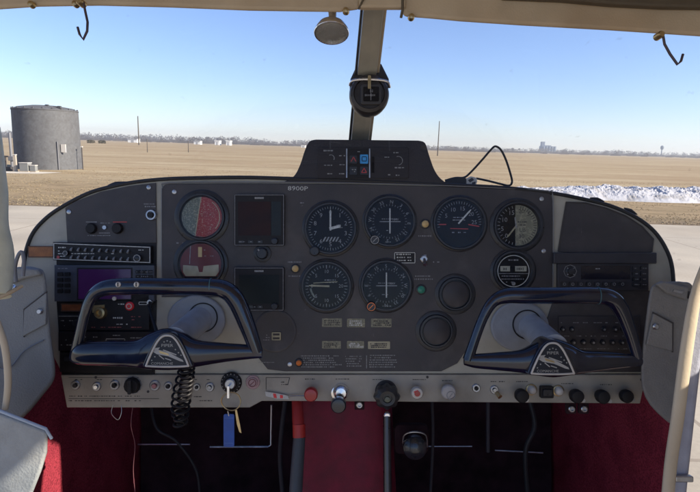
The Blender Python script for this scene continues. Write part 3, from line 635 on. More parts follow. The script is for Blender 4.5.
knob('cabin_air_control', 'black ball knob hanging from a chrome collar, left of throttle', 338.5, 405, 7.4, mat('slate_ball', (.022, .026, .034), .3, coat=.4), .036, CHROME, dy=12, collar=CHROME)
k = Thing('chrome_valve', 'bright chrome dome above the black ball knob', 'knob', 341, 391.5, D - S0)
k.mb().lathe(341, 391.5, [(8, 0), (8, .004), (7, .009), (5, .012), (0, .013)], 28).build('dome', CHROME, k.root)
k = Thing('throttle_knob', 'large black scalloped throttle knob at the centre of the strip', 'knob', 386, 393, D - S0)
k.mb().lathe(386, 391, [(11, 0), (11, .003), (9, .005), (0, .005)], 32).build('collar', RUBBER, k.root)
m = k.mb(); vs = []
for j, (rr, z) in enumerate([(9, .004), (12.6, .010), (13.2, .022), (12, .030), (8, .034), (5, .0335), (4.6, .031), (0, .031)]):
    pass
prof = [(8, .004), (11.5, .009), (12.4, .020), (11.2, .029), (7.5, .033), (4.6, .0325), (4.2, .030)]
n = 64; vs = []; fs = []
for rr, z in prof:
    for q in range(n):
        a_ = 2 * PI * q / n; r2 = rr * (1 + (.07 * math.cos(8 * a_) if rr > 8 else 0)); vs.append(m.p(386 + r2 * math.cos(a_), 393 + r2 * math.sin(a_) * .95, z))
for j in range(len(prof) - 1):
    for q in range(n): fs.append((j * n + q, j * n + (q + 1) % n, (j + 1) * n + (q + 1) % n, (j + 1) * n + q))
fs.append(tuple(range((len(prof) - 1) * n, len(prof) * n))); m.add(vs, fs); m.v = [(a, b, c) for a, b, c in m.v]
o = m.build('knob_body', mat('throttle_black', (.024, .024, .026), .35), k.root); o.data.flip_normals()
k.mb().lathe(386, 394, [(3, .0295), (2.6, .033), (0, .0335)], 16).build('release_button', mat('olive_button', (.12, .13, .09), .4), k.root)
k = knob('carburettor_knob', 'small red and white pull knob right of the throttle', 417, 393, 6, LAMPW, .022, STEEL, cap=RED)
k.mb().prism([(412, 388), (416, 386.5), (418, 389), (414, 391)], .0218, .0226).build('red_mark', REDB, k.root)
k = knob('heater_knob', 'white round knob with ring mark, right of red and white knob', 448.5, 392, 7.2, mat('grey_white_knob', (.42, .40, .39), .4), .02, STEEL)
m = k.mb(); m.ring(448.5, 392, 3.5, 4.2, .0202); m.line(447, 394, 450, 390, .8, .0202); m.build('mark', DIM, k.root, smooth=False)
ringsw('small dark socket right of the white ring-marked knob', 476, 388, 4.2, BLACK2)
ringsw('steel socket under the left arm of right yoke', 494, 389.5, 4.2, STEEL)
k = Thing('toggle_switch', 'stubby brass toggle below the right yoke left arm', 'switch', 497.5, 394, D - S0)
k.mb().tube([(495, 391, .002), (498, 395, .012)], [1.4, 2.4], 12).build('lever', BRASS, k.root)
knob('round_knob', 'glossy black knob left of the white lamp pair', 522, 396, 6.6, BLACK2, .026, STEEL)
def wlamp(label, x, y):
    k = Thing('white_lamp', label, 'indicator lamp', x, y, D - S0)
    k.mb().lathe(x, y, [(4.6, 0), (4.6, .003), (3.6, .009), (2.2, .011), (0, .0115)], 20).build('lens', LAMPW, k.root)
    k.mb().lathe(x, y, [(5.6, 0), (5.6, .002), (4.7, .0026), (4.6, .0026)], 20).build('collar', BRASS, k.root)
wlamp('white lamp left of the small square black switch', 531, 389.5)
wlamp('white lamp right of the small square black switch', 558, 390.5)
k = Thing('rocker_switch', 'small square black switch between two white lamps', 'switch', 545.5, 391, D - S0)
k.mb().rr(539, 385.5, 552, 397, 1.2, 0, .008).build('housing', BLACK2, k.root, bevel=.0006)
k.mb().rr(541, 388, 550, 394.5, 1, .008, .011).build('rocker', BEZEL, k.root, bevel=.0005)
knob('round_knob', 'leftmost of three black knobs at the right end of the strip', 577, 396.5, 6.6, BLACK2, .026, STEEL)
knob('round_knob', 'middle one of three black knobs at right end of the strip', 603, 397, 6.6, BLACK2, .026, STEEL)
knob('round_knob', 'rightmost black knob at the strip end, touching the side panel', 627, 396.5, 6.4, BLACK2, .022, STEEL)
for k_, (lb, pts, r_, m_) in enumerate((
        ('thin black cable sagging behind the steel pedal bar, left footwell', [(150, 400, 0), (160, 425, .02), (178, 440, .01), (196, 470, 0), (200, 500, 0)], 1.3, RUBBER),
        ('grey hose running down the dark firewall beside the red lever', [(285, 402, 0), (282, 430, .01), (280, 460, 0), (283, 500, 0)], 2.2, mat('hose_grey', (.05, .045, .05), .7)),
        ('dark control rod standing upright in the right footwell', [(432, 402, 0), (433, 440, 0), (430, 500, 0)], 1.5, mat('hose_grey', (.05, .045, .05), .7)),
        ('black cable bundle dropping at the far right of the dark firewall', [(530, 402, 0), (533, 425, .01), (524, 450, .01), (528, 500, 0)], 2.4, RUBBER))):
    k = Thing('footwell_cable', lb, 'cable', pts[0][0], pts[0][1], 1.12, mesh=True)
    k.solo(k.mb().tube(pts, r_, 10, smooth=6), m_)
for x, lab in ((571.5, 'left one of two small chrome jacks under the strip'), (584, 'right one of two small chrome jacks under the strip'), (359.5, 'lone chrome jack under the strip beside throttle')):
    k = Thing('audio_jack', lab, 'socket', x, 409 - (4 if x < 400 else 0), D)
    yy = 409 - (4 if x < 400 else 0)
    k.mb().rr(x - 5, yy - 8, x + 5, yy + 5, 1, -.006, -.001).build('bracket', DARK, k.root)
    k.mb().lathe(x, yy, [(3.4, -.001), (3.4, .002), (2.6, .003), (1.7, .003), (1.6, 0), (0, 0)], 20).build('ring', STEEL, k.root)
# striped tag
k = Thing('warning_tag', 'white and red striped strip hanging across the strip edge', 'tag', 277, 395, D - .008)
k.mb().prism([(265, 391.5), (276, 393), (288, 395.5), (289, 399), (276, 398.5), (266, 396)], 0, .001).build('tag_plate', WHITE, k.root)
m = k.mb(); m.prism([(273, 393.2), (276, 393.6), (277, 398), (274, 397.6)], .001, .0014); m.prism([(280, 394.6), (283, 395.2), (283, 398.2), (280, 398)], .001, .0014); m.build('red_stripes', REDB, k.root)
k.mb().tube([(289, 396, .0005), (298, 395.5, .001), (305, 395, .004)], .6, 8).build('cord', STEEL, k.root)
# keys + tag
k = Thing('key_ring', 'thin brass split ring hanging from the ignition key', 'key ring', 231, 401, D - .026)
m = k.mb(); m.tube([(231 + 9.6 * math.cos(a_ * PI / 16), 401.5 + 9 * math.sin(a_ * PI / 16), .002 * math.sin(a_ * .4)) for a_ in range(32)], .65, 8, closed=True); m.build('ring', BRASS, k.root)
k.mb().prism([(235, 409), (237, 410), (240, 424), (241.5, 433), (239.5, 432), (237, 424)], 0, .001).build('key', BRASS, k.root)
k.mb().tube([(228, 411, .001), (229, 416, 0)], .7, 8).build('link', STEEL, k.root)
k = Thing('key_tag', 'long blue fabric tag hanging under the key ring', 'key tag', 229, 430, D - .026)
k.mb().prism(rrp(223.6, 414, 234.4, 447, 2), -.0008, .0008).build('strap', BLUE, k.root, bevel=.0004)
m = k.mb()
for yy in (418, 443): m.line(224.6, yy, 233.4, yy, .5, .0010)
m.build('stitching', mat('blue_thread', (.10, .2, .5), .7), k.root, smooth=False)

# ================================================================= YOKES
def yoke(label, loop, rads, bar, emb, hub, shaft0, flange, YD=.745):
    ex, ey = emb
    y = Thing('control_yoke', label, 'control yoke', ex, ey, YD)
    ks = YD / F; ex, ey = 350 + (ex - 350) / 1.025, 246 + (ey - 246) / 1.025
    y.mb().tube([(a, b, 0) for a, b in loop], rads, 20, aspect=.85, smooth=6).build('handle_grip', NAVY, y.root)
    # crossbar: loft of ellipses along x
    m = y.mb(); vs = []; fs = []; n = 24
    B, _ = smooth_path([Vector((a, (b + c) / 2, (c - b) / 2)) for a, b, c in bar], [0] * len(bar), 5, False)
    for q in B:
        for k_ in range(n):
            a_ = 2 * PI * k_ / n; ca, sa = math.cos(a_), math.sin(a_)
            sg = lambda v: math.copysign(abs(v) ** .8, v)
            vs.append(m.p(q.x, q.y - sg(ca) * q.z, sg(sa) * min(q.z * .75, 11) * ks))
    for j in range(len(B) - 1):
        for k_ in range(n): fs.append((j * n + k_, (j + 1) * n + k_, (j + 1) * n + (k_ + 1) % n, j * n + (k_ + 1) % n))
    fs += [tuple(range(n)), tuple(range((len(B) - 1) * n, len(B) * n))[::-1]]
    m.add(vs, fs); o = m.build('crossbar', NAVY, y.root)
    # hub
    zt = 13 * ks
    tri = spline([(ex, ey - 19), (ex + 7, ey - 17), (ex + 14, ey - 9), (ex + 23, ey + 10), (ex + 22, ey + 15), (ex, ey + 16.5), (ex - 22, ey + 15), (ex - 23, ey + 10), (ex - 14, ey - 9), (ex - 7, ey - 17)], 5, True)
    y.mb().prism(tri, -12 * ks, zt).build('hub', NAVY, y.root, bevel=.004, seg=4)
    tr2 = spline([(ex, ey - 16.2), (ex + 6, ey - 14.2), (ex + 12, ey - 6), (ex + 20, ey + 11.5), (ex + 18.5, ey + 13.6), (ex, ey + 14.2), (ex - 18.5, ey + 13.6), (ex - 20, ey + 11.5), (ex - 12, ey - 6), (ex - 6, ey - 14.2)], 5, True)
    e = y.mb().prism(tr2, zt, zt + .0012).build('emblem', mat('emblem_navy', (.008, .011, .020), .5), y.root)
    q = y.mb(); q.tube([(a, b, zt + .0012) for a, b in tr2], 1.0, 8, closed=True); o = q.build('emblem_rim', LAMPW, e)
    ze = zt + .0016
    q = y.mb(); q.text('PIPER', ex, ey - 6.4, 2.9, ze, wx=1.2)
    q.text('COMANCHE', ex - 5, ey + 11.2, 2.4, ze, wx=1.1)
    # aircraft silhouette
    q.prism([(ex - 14, ey - .5), (ex - 9, ey - 2.5), (ex + 2, ey + .5), (ex + 15, ey + 7.5), (ex + 16, ey + 9.5), (ex + 12, ey + 8.6), (ex + 1, ey + 4), (ex - 10, ey + 2)], ze - .0002, ze)
    q.prism([(ex - 13, ey - .5), (ex - 12, ey - 4), (ex - 7, ey - 4.6), (ex - 9, ey - 2)], ze - .0002, ze)
    q.line(ex - 4, ey - 2.2, ex + 9, ey + 2.6, 1, ze); q.line(ex - 8, ey + 3, ex - 3, ey + 7, .9, ze); q.line(ex - 2, ey + 6, ex + 4, ey + 8, .9, ze)
    for dx, dy in ((0, -11), (-3, -10), (3, -10), (8, -2.5), (11, .5), (13.5, 3), (-12, 4.5), (-15, 8)):
        st = []
        for k_ in range(10):
            rr = .95 if k_ % 2 == 0 else .4; st.append((ex + dx + rr * math.sin(k_ * PI / 5), ey + dy - rr * math.cos(k_ * PI / 5)))
        q.prism(st, ze - .0002, ze)
    q.build('emblem_design', mat('badge_silver', (.42, .41, .38), .5), e, smooth=False)
    q = y.mb(); q.prism([(ex - 8, ey - 1.4), (ex + 1, ey + 1.2), (ex + 2, ey + 3.2), (ex - 7, ey + 1)], ze, ze + .0003); q.build('emblem_gold', BRASS, e)
    # shaft to the panel (metre coordinates relative to root)
    P0 = Vector(((shaft0[0] - 350) * D / F, (246 - shaft0[1]) * D / F, -D)); C0 = Vector(((ex - 350) * ks, (246 - ey) * ks, -YD))
    a = P0 - C0; b = Vector(((hub[0] - ex) * ks, -(hub[1] - ey) * ks, -.004))
    q = y.mb(); q.tube([(y.px + v.x / ks, y.py - v.y / ks, v.z) for v in (b, b.lerp(a, .5), a)], [13.2, 14.2, 15.2], 32); q.build('shaft', ALU, y.root)
    # collar where the shaft leaves the flange
    fl = Thing('yoke_flange', flange[1], 'flange', shaft0[0], shaft0[1], D - .0015)
    fx, fy = flange[0]
    fl.mb().prism([(fx + 29 * math.cos(a_ * PI / 24), fy + 25 * math.sin(a_ * PI / 24)) for a_ in range(48)], -.001, .006).build('plate', mat('flange_paint', (.26, .28, .31), .5, var=.1, bump=.1), fl.root, bevel=.003, seg=3)
    fl.mb().lathe(shaft0[0], shaft0[1], [(14.8, .005), (14.8, .0072), (13.6, .0072), (13.6, .0050)], 40).build('bore_ring', BLACK2, fl.root)
    return y
yl = yoke('left control yoke in glossy navy with two white screws on its top bar',
     [(75, 356), (80, 334), (85, 313), (92, 297), (104, 288.5), (125, 286.5), (165, 286.5), (205, 287), (224, 289.5), (236, 300), (247, 325), (257, 353)],
     [5.4, 5.2, 5.2, 6, 7.8, 8.6, 8.6, 8.6, 9.2, 9.4, 8.4, 6.4],
     [(71, 352, 361), (80, 343, 364.5), (105, 341, 365.5), (135, 340, 367), (150, 333, 369), (167, 328, 370), (184, 333, 369), (198, 340, 366.5), (225, 343, 362), (250, 345, 359), (262, 348, 358)],
     (167.5, 352), (178, 338), (204, 317), ((197, 320), 'oval blue-grey flange round the left yoke shaft'))
for x in (121.5, 139.5):
    o = yl.mb().lathe(x, 284, [(2.6, .0095), (2.6, .0112), (1.8, .0118), (0, .0118)], 16).build('screw', LAMPW, yl.root)
    yl.mb().box(x - .6, 281.9, x + .6, 286, .0117, .0121).build('screw_slot', INK, yl.root)
for (xa, xb, yy) in ((233.5, 234.5, 281),):
    pass
yr = yoke('right control yoke in glossy navy with bare top bar',
     [(468, 360), (474, 342), (483, 318), (493, 302), (506, 296), (525, 295.5), (555, 295.5), (592, 295.5), (610, 298), (620, 308), (630, 332), (638, 358)],
     [5.6, 5, 5, 5.8, 7.8, 8.4, 8.4, 8.4, 8.6, 8, 6.4, 5.2],
     [(464, 356, 365), (475, 354, 368), (495, 352.5, 370), (520, 350, 372.5), (535, 343, 375), (552, 338, 377), (569, 343, 375), (583, 350, 373), (605, 351.5, 370), (630, 354, 367), (642, 357, 366)],
     (552.5, 359.5), (551, 345), (526, 324), ((519, 326), 'oval beige-grey flange round the right yoke shaft'))
# metal seams on the top bars
for yk, x in ((yl, 211), (yr, 598)):
    yy = 286.8 if yk is yl else 295.6
    yk.mb().tube([(x - .5, yy, 0), (x + .5, yy, 0)], 8.85, 24, aspect=.85).build('seam_ring', mat('teal_seam', (.05, .12, .14), .3), yk.root)
# clip arm behind left yoke
k = Thing('chart_clip_arm', 'thin black bent arm reaching from the red-button box to yoke hub', 'arm', 160, 315, D - .012)
k.solo if False else None
k.mb().tube([(150, 302, 0), (154, 306, .02), (176, 328, .08)], 1.6, 10).build('rod', BLACK2, k.root)
k.mb().lathe(150, 302, [(2.4, -.004), (2.4, .003), (0, .003)], 14).build('pivot', STEEL, k.root)
# coiled cord
k = Thing('coiled_cord', 'black coiled cord hanging below the left yoke hub', 'cord', 184, 395, .77, mesh=True)
m = k.mb(); pts = []
path, _ = smooth_path([Vector((188, 362, 0)), Vector((187, 380, 0)), Vector((184, 400, 0)), Vector((180, 426, 0))], [0] * 4, 60, False)
for i, q in enumerate(path):
    a_ = i * 2 * PI * 13 / len(path); pts.append((q.x + 6.2 * math.cos(a_), q.y + 1.6 * math.sin(a_), .0085 * math.sin(a_)))
m.tube(pts, 1.35, 8)
pts = []
path, _ = smooth_path([Vector((180, 426, 0)), Vector((175, 415, 0)), Vector((176, 395, 0)), Vector((182, 372, 0))], [0] * 4, 40, False)
for i, q in enumerate(path):
    a_ = i * 2 * PI * 9 / len(path); pts.append((q.x - 2 + 4.6 * math.cos(a_), q.y + 1.4 * math.sin(a_), -.016 + .007 * math.sin(a_)))
m.tube(pts, 1.25, 8)
k.solo(m, BLACK2)

# ================================================================= FOOTWELL
def L2W(x, y, d): return CAM @ Vector((x, y, -d))
def quadmesh(name, label, cat, quads, m_, thick=.01, kind=None):
    vs = []; fs = []
    for q in quads:
        o = len(vs); vs += [tuple(L2W(*p)) for p in q]; fs.append(tuple(range(o, o + len(q))))
    me = bpy.data.meshes.new(name); me.from_pydata(vs, [], fs); me.materials.append(m_); me.validate()
    o = bpy.data.objects.new(name, me); col.objects.link(o); o['label'] = label; o['category'] = cat
    if kind: o['kind'] = kind
    s_ = o.modifiers.new('solid', 'SOLIDIFY'); s_.thickness = thick; s_.offset = 0
    return o
def gridsurf(name, f, nu, nv, m_, M=None, solid=0):
    vs = [tuple(f(i / nu, j / nv)) for j in range(nv + 1) for i in range(nu + 1)]
    fs = [(j * (nu + 1) + i, j * (nu + 1) + i + 1, (j + 1) * (nu + 1) + i + 1, (j + 1) * (nu + 1) + i) for j in range(nv) for i in range(nu)]
    me = bpy.data.meshes.new(name); me.from_pydata(vs, [], fs); me.materials.append(m_); me.shade_smooth(); me.validate()
    o = bpy.data.objects.new(name, me); col.objects.link(o)
    if M is not None: o.matrix_world = M
    if solid:
        s_ = o.modifiers.new('solid', 'SOLIDIFY'); s_.thickness = solid; s_.offset = 0
    return o
def lab(o, l, c, kind=None, group=None):
    o['label'] = l; o['category'] = c
    if kind: o['kind'] = kind
    if group: o['group'] = group
    return o
WX = .515
def wl(u, v):   # u along depth, v down; a soft bulge
    d = .80 + u * .55; y = -.12 - v * .67; b = .012 * math.sin(PI * v) + .004 * noise.noise(Vector((d * 8, y * 8, 0)))
    return (-WX + b - .10 * max(0, .84 - d) - .02 * u, y, -d)
lab(gridsurf('left_sidewall', wl, 20, 20, CARPET, CAM, .008), 'maroon carpeted left footwell side with a sunlit red patch', 'sidewall carpet')
def wr(u, v):
    d = .845 + u * .5; y = -.12 - v * .67; b = .012 * math.sin(PI * v) + .004 * noise.noise(Vector((d * 8, y * 8, 4)))
    return (WX - b, y, -d)
lab(gridsurf('right_sidewall', wr, 20, 20, CARPET, CAM, .008), 'maroon carpeted right footwell side below the black knobs', 'sidewall carpet')
o = quadmesh('firewall', 'dark firewall far inside the footwell behind pedal bars', 'firewall', [[(-.53, -.12, 1.33), (.53, -.12, 1.33), (.53, -.8, 1.36), (-.53, -.8, 1.36)]], DARK, .01)
o = quadmesh('cabin_floor', 'dark maroon cabin floor carpet below the pedals', 'floor', [[(-.62, -.78, 1.36), (.62, -.78, 1.36), (.62, -.80, .2), (-.62, -.80, .2)]], CARPET, .01, 'structure')
# centre tunnel
def tun(u, v):
    a_ = (u - .5) * PI; x = -.012 + .088 * math.copysign(abs(math.sin(a_)) ** .5, math.sin(a_)) * (1 + .25 * v)
    return (x, -.235 - v * .5, -(.925 + .05 * (1 - math.cos(a_)) * 3 * abs(math.sin(a_)) ** 2) + .05 * v)
lab(gridsurf('centre_tunnel', tun, 40, 12, CARPETC, CAM, .004), 'red covered centre console below the throttle knob', 'console')
def rod(label, pts, depth, r, m_, name='pedal_bar', cat='bar'):
    k = Thing(name, label, cat, pts[0][0], pts[0][1], depth, mesh=True); m = k.mb(); m.tube([(a, b, c) for a, b, c in pts], r, 10); return k.solo(m, m_)
rod('thin steel pedal bar at the far left of the footwell', [(138, 444.5, 0), (190, 444.5, 0)], 1.15, .8, STEEL)
rod('bent steel pedal bar below the blue key tag', [(210, 447, 0), (268, 447, 0), (271, 445, 0), (271.5, 405, 0)], 1.1, 1.1, STEEL)
rod('thin steel pedal bar right of the black horn-shaped knob', [(425, 446.5, 0), (472, 446.5, 0)], 1.15, .7, STEEL)
rod('faint lower steel pedal bar near the right passenger pedals', [(495, 450.5, 0), (543, 453, 0)], 1.15, .8, STEEL)
rod('dark vertical tube in the right footwell', [(488, 402, 0), (488, 452, 0)], 1.15, 2, mat('dull_tube', (.05, .045, .055), .6))
# levers
k = Thing('red_lever', 'red topped hand lever with dark grey sleeve below the panel', 'lever', 298, 430, .86)
k.mb().tube([(295, 402, -.03), (298, 420, 0), (299.5, 436, .006)], [5.4, 5.8, 5.6], 20).build('red_sleeve', mat('dark_red_grip', (.30, .018, .018), .5, bump=.2), k.root)
k.mb().tube([(299, 424, .002), (299.6, 436, .006)], 6.4, 20).build('red_collar', mat('bright_red_grip', (.42, .03, .025), .45), k.root)
k.mb().tube([(299.7, 436, .006), (298, 470, .02), (296, 520, .04)], [6, 6.4, 6.6], 20).build('grey_sleeve', mat('slate_grip', (.05, .06, .075), .55, bump=.3), k.root)
k = Thing('flap_lever', 'slim polished centre lever rising below the throttle', 'lever', 387, 450, .84)
k.mb().tube([(387, 416, 0), (387, 470, .01), (387, 530, .02)], [3.9, 4.1, 4.3], 20).build('bar', mat('gunmetal', (.07, .075, .09), .32, .9), k.root)
k.mb().lathe(387, 415.5, [(3.4, -.005), (3.4, .003), (2.6, .0045), (0, .0045)], 20).build('tip', CHROME, k.root)
k = Thing('trim_handle', 'rounded black handle in a wire loop right of the centre lever', 'handle', 415, 443, .93)
k.mb().tube([(414, 446, -.02), (414, 445.5, -.005), (414, 445, .008), (414, 444.7, .016), (414, 444.5, .021), (414, 444.4, .0235)], [7, 10.5, 12, 11.4, 8, 3.5], 28).build('handle_body', mat('slate_ball', (.04, .05, .065), .25, coat=.4), k.root)
k.mb().tube([(403, 446, .0), (404, 434, .006), (414, 430, .01), (425, 434, .006), (427, 447, .0)], .9, 8, smooth=5).build('wire_loop', STEEL, k.root)
k.mb().rr(395, 428, 430, 458, 6, -.03, -.016).build('backplate', DARK, k.root, bevel=.002)
k = Thing('hanging_wire', 'thin loop of loose wire hanging under the strip at left', 'wire', 118, 410, D - .004, mesh=True)
k.solo(k.mb().tube([(113, 405, 0), (112, 413, .002), (119, 419, .004), (122, 412, .002), (121, 405, 0)], .35, 6, smooth=5), STEEL)
k = Thing('hanging_wire', 'long thin wire hanging straight down the left footwell', 'wire', 134, 440, D + .02, mesh=True)
k.solo(k.mb().tube([(133, 405, 0), (132, 425, .004), (135, 445, 0), (134, 470, .003), (136, 500, 0)], .35, 6, smooth=5), mat('pinkish_wire', (.20, .08, .09), .5))

# ================================================================= SIDE PANELS, DOOR PARTS
k = Thing('left_side_panel', 'blue-grey vinyl side panel with map flap at the left edge', 'side panel', 30, 340, .74)
k.mb().prism(spline([(-30, 292), (-12, 290), (0, 284), (16, 272), (24, 266.5), (38, 268), (45, 274), (48, 300), (51, 335), (55, 365), (54, 380), (44, 394), (24, 417), (4, 425), (-30, 425)], 3, True), -.08, 0, back=(350, 246, 1.11)).build('panel_body', VINYL, k.root, bevel=.010, seg=4)
k.mb().prism([(10, 275), (20, 266.5), (41, 269), (44, 275), (28, 278), (12, 284)], .0, .008).build('top_ledge', VINYL, k.root, bevel=.003, seg=3)
k.mb().prism([(25.5, 309.5), (48, 292), (47.5, 324), (24.5, 336)], 0, .004).build('map_flap', VINYL, k.root, bevel=.0012)
k.mb().tube([(24.5, 337, .001), (25.5, 309, .003), (48.3, 291.5, .003)], .8, 8).build('flap_gap', INK, k.root)
k.mb().lathe(42, 311, [(3, .004), (3, .006), (2, .008), (0, .008)], 16).build('flap_knob', STEEL, k.root)
k.mb().tube([(-6, 340, .002), (0, 366, .003), (12, 366, .003), (26, 350, .003), (44, 340, .001)], .7, 8, smooth=4).build('seam', mat('seam_vinyl', (.13, .15, .19), .6), k.root)
k = Thing('window_latch', 'small grey latch bracket on top of the left side panel', 'latch', 20, 270, .66)
k.mb().tube([(16, 282, 0), (15, 268, 0), (18, 256, 0), (22, 252, 0), (24, 262, 0), (23, 276, 0)], 1.8, 12, smooth=4).build('bracket', mat('grey_latch', (.16, .17, .20), .5), k.root)
k.mb().lathe(13.5, 288, [(3.4, 0), (3.4, .004), (2.4, .006), (0, .006)], 18).build('bolt', CHROME, k.root)
k = Thing('left_door_post', 'pale cream rounded door post at the left edge of the windshield', 'door post', 0, 240, .5)
k.mb().tube([(-30, 120, -.03), (-16, 190, -.01), (-11, 225, 0), (-7, 255, 0), (-3, 295, .01)], [8, 15, 17, 18.5, 18.5], 28, smooth=4).build('post', mat('pale_post', (.62, .63, .50), .5, bump=.1), k.root)
k.mb().tube([(-10, 302, .006), (4, 298, .016), (16, 292, .01), (22, 286, 0)], [2, 2, 2, 1.6], 10, smooth=4).build('trim_strip', CREAM, k.root)
k = Thing('left_door_edge', 'blue-grey armrest corner with pale edge at lower left', 'armrest', 20, 460, .56)
k.mb().prism([(-40, 405), (0, 412.5), (47, 430), (48, 434), (47.5, 452), (42, 470), (30, 500), (10, 540), (-40, 540)], -.10, 0, back=(350, 246, 1.19)).build('armrest_body', mat('pale_armrest', (.34, .35, .34), .5, wear=((.18, .17, .15), .4), bump=.35, c2=(.27, .30, .32), c2scale=9), k.root, bevel=.006, seg=4)
k.mb().tube([(-40, 403, 0), (0, 411, 0), (46, 429, 0), (49.5, 440, -.004)], 1.6, 10).build('piping', mat('pale_piping', (.40, .47, .56), .5), k.root)
k.mb().tube([(-10, 320, -.01), (-1, 350, -.01), (2, 385, -.01), (-1, 412, -.01)], [3, 3.4, 3.4, 3], 14, smooth=4).build('lit_strip', CREAM, k.root)  # cream strip in place of the sunlit strip along the left edge

k = Thing('right_side_panel', 'grey vinyl side panel with square map flap at the right edge', 'side panel', 665, 340, .74)
k.mb().prism(spline([(650, 290), (655, 284), (672, 281.5), (684, 282), (692, 286), (690, 320), (686, 360), (684, 400), (680, 420), (672, 424), (664, 419), (650, 405), (642, 388), (641, 365), (645, 325)], 2, True), -.08, 0, back=(350, 246, 1.11)).build('panel_body', mat('grey_vinyl_right', (.21, .20, .185), .6, wear=((.10, .095, .085), .4), var=.08, bump=.45, bscale=420, c2=(.16, .157, .155), c2scale=6), k.root, bevel=.008, seg=4)
k.mb().prism([(653, 284), (660, 281), (686, 287), (684, 300), (664, 293)], 0, .008).build('top_ledge', MATS['grey_vinyl_right'], k.root, bevel=.0025, seg=3)
k.mb().prism([(670, 289), (680, 291), (678, 293), (669, 291)], .008, .0092).build('ledge_plate', STEEL, k.root)
k.mb().box(685, 291, 688, 298, .004, .009).build('ledge_clip', INK, k.root)
k.mb().prism([(652, 313), (671, 323), (671, 351), (645, 344)], 0, .004).build('map_flap', MATS['grey_vinyl_right'], k.root, bevel=.0012)
k.mb().tube([(651.5, 312.4, .003), (671.6, 322.6, .003), (671.6, 352, .002)], .8, 8).build('flap_gap', INK, k.root)
k.mb().lathe(653.5, 326, [(3.2, .004), (3.2, .006), (2, .008), (0, .008)], 16).build('flap_knob', STEEL, k.root)
k = Thing('right_door_edge', 'edge of the open right door with beige trim and grey lining', 'door', 685, 400, .52)
k.mb().prism([(722, 200), (712, 236), (704, 262), (694, 282), (688, 310), (682, 350), (675, 410), (668, 460), (664, 520), (683, 520), (687, 480), (693, 425), (699, 372), (706, 330), (716, 290), (724, 262), (740, 225)], -.03, 0, back=(350, 246, 1.06)).build('door_lining', mat('door_lining', (.34, .35, .42), .55, bump=.2), k.root, bevel=.003, seg=3)
k.mb().tube([(716, 225, .006), (703, 262, .006), (693, 290, .006), (687, 320, .006), (681, 360, .006), (674, 415, .006), (667, 462, .006), (662, 520, .006)], [5, 5, 5.4, 6.2, 6.4, 6.4, 6.2, 6.2], 20, smooth=4, aspect=.6).build('trim_rim', CREAM, k.root)
k.mb().rr(672, 474, 690, 480, 1.5, 0, .006).build('door_latch', STEEL, k.root, bevel=.001)

# ================================================================= HEADER, POST, GLASS
HD = .55
k = Thing('windshield_header', 'tan padded header bar across the top of the windshield', 'header', 350, 5, HD)
k.mb().prism([(-90, -60), (362, -60), (362, 9), (340, 12.2), (250, 10.8), (170, 7.6), (100, 5.8), (40, 6.8), (0, 9.5), (-90, 16)], -.05, 0, back=(350, 246, 1.095)).build('left_padding', HEADER, k.root, bevel=.005, seg=3)
k.mb().prism([(402, -60), (800, -60), (800, 45), (700, 36.5), (610, 30.5), (520, 25.5), (460, 21.5), (430, 18.6), (402, 16.5)], -.05, 0, back=(350, 246, 1.095)).build('right_padding', HEADER, k.root, bevel=.005, seg=3)
k.mb().rr(359, -40, 405, 9.5, 2, -.003, .006).build('centre_bracket', HEADER, k.root, bevel=.002)
k.mb().tube([(402, -2, .006), (402, 12, .006), (401, 17.5, 0)], 1.4, 8).build('bracket_edge', HEADDARK, k.root)
k.mb().tube([(372, -3, .008), (366, -1, .008), (362, 5, .008), (358.5, 10.5, .003)], 1.0, 8).build('bracket_edge', HEADDARK, k.root)
k.mb().prism([(500, -60), (800, -60), (800, 6), (700, 11), (660, 10.5), (610, 8), (560, 3.5), (500, 1)], .0, .01).build('dark_valance', HEADDARK, k.root, bevel=.002)
for (x, y) in ((33, 5.5), (77, 5), (346, 12), (411, 18)):
    k.mb().lathe(x, y, [(3.4, .0), (3.4, .003), (2.6, .0055), (0, .006)], 16).build('screw', BRASS, k.root)
# cabin roof behind the header (out of frame)
o = quadmesh('cabin_roof', 'tan lined cabin roof behind the header', 'roof', [[(-.52, .285, .55), (.62, .285, .55), (.62, .34, -.5), (-.52, .34, -.5)]], HEADER, .03)
# unseen right cabin side blocking the sun; openings shaped for the sunlit patches
SUN_EL, SUN_AZ = 27.0, -16.0          # azimuth measured from +X (right) towards +Y (ahead)
SD = Vector((math.cos(R(SUN_EL)) * math.cos(R(SUN_AZ)), math.cos(R(SUN_EL)) * math.sin(R(SUN_AZ)), math.sin(R(SUN_EL))))
SDL = CAM.inverted().to_3x3() @ SD
XR = .60
def to_right(p):
    t_ = (XR - p[0]) / SDL.x; q = Vector(p) + SDL * t_; return -q.z, q.y    # depth, height
tg = [(-.517, -.31, -.80), (-.517, -.31, -.868), (-.517, -.352, -.94), (-.52, -.47, -.952), (-.517, -.50, -.80)]
arm = [((x - 350) / F * .56, (246 - y) / F * .56, -.56) for x, y in ((6, 500), (0, 484), (26, 462), (49, 437), (56, 500))]
holes = [[to_right(p) for p in q] for q in (tg, arm)]
from mathutils.geometry import tessellate_polygon
outer = [(-.6, -.8), (.84, -.8), (.84, .6), (-.6, .6)]
loops = [[Vector((a, b, 0)) for a, b in lp] for lp in [outer] + [h[::-1] for h in holes]]
flat = [q for lp in loops for q in lp]
tris = tessellate_polygon(loops)
me = bpy.data.meshes.new('right_sun_mask'); me.from_pydata([(XR, q.y, -q.x) for q in flat], [], [tuple(t_) for t_ in tris]); me.materials.append(CREAM)
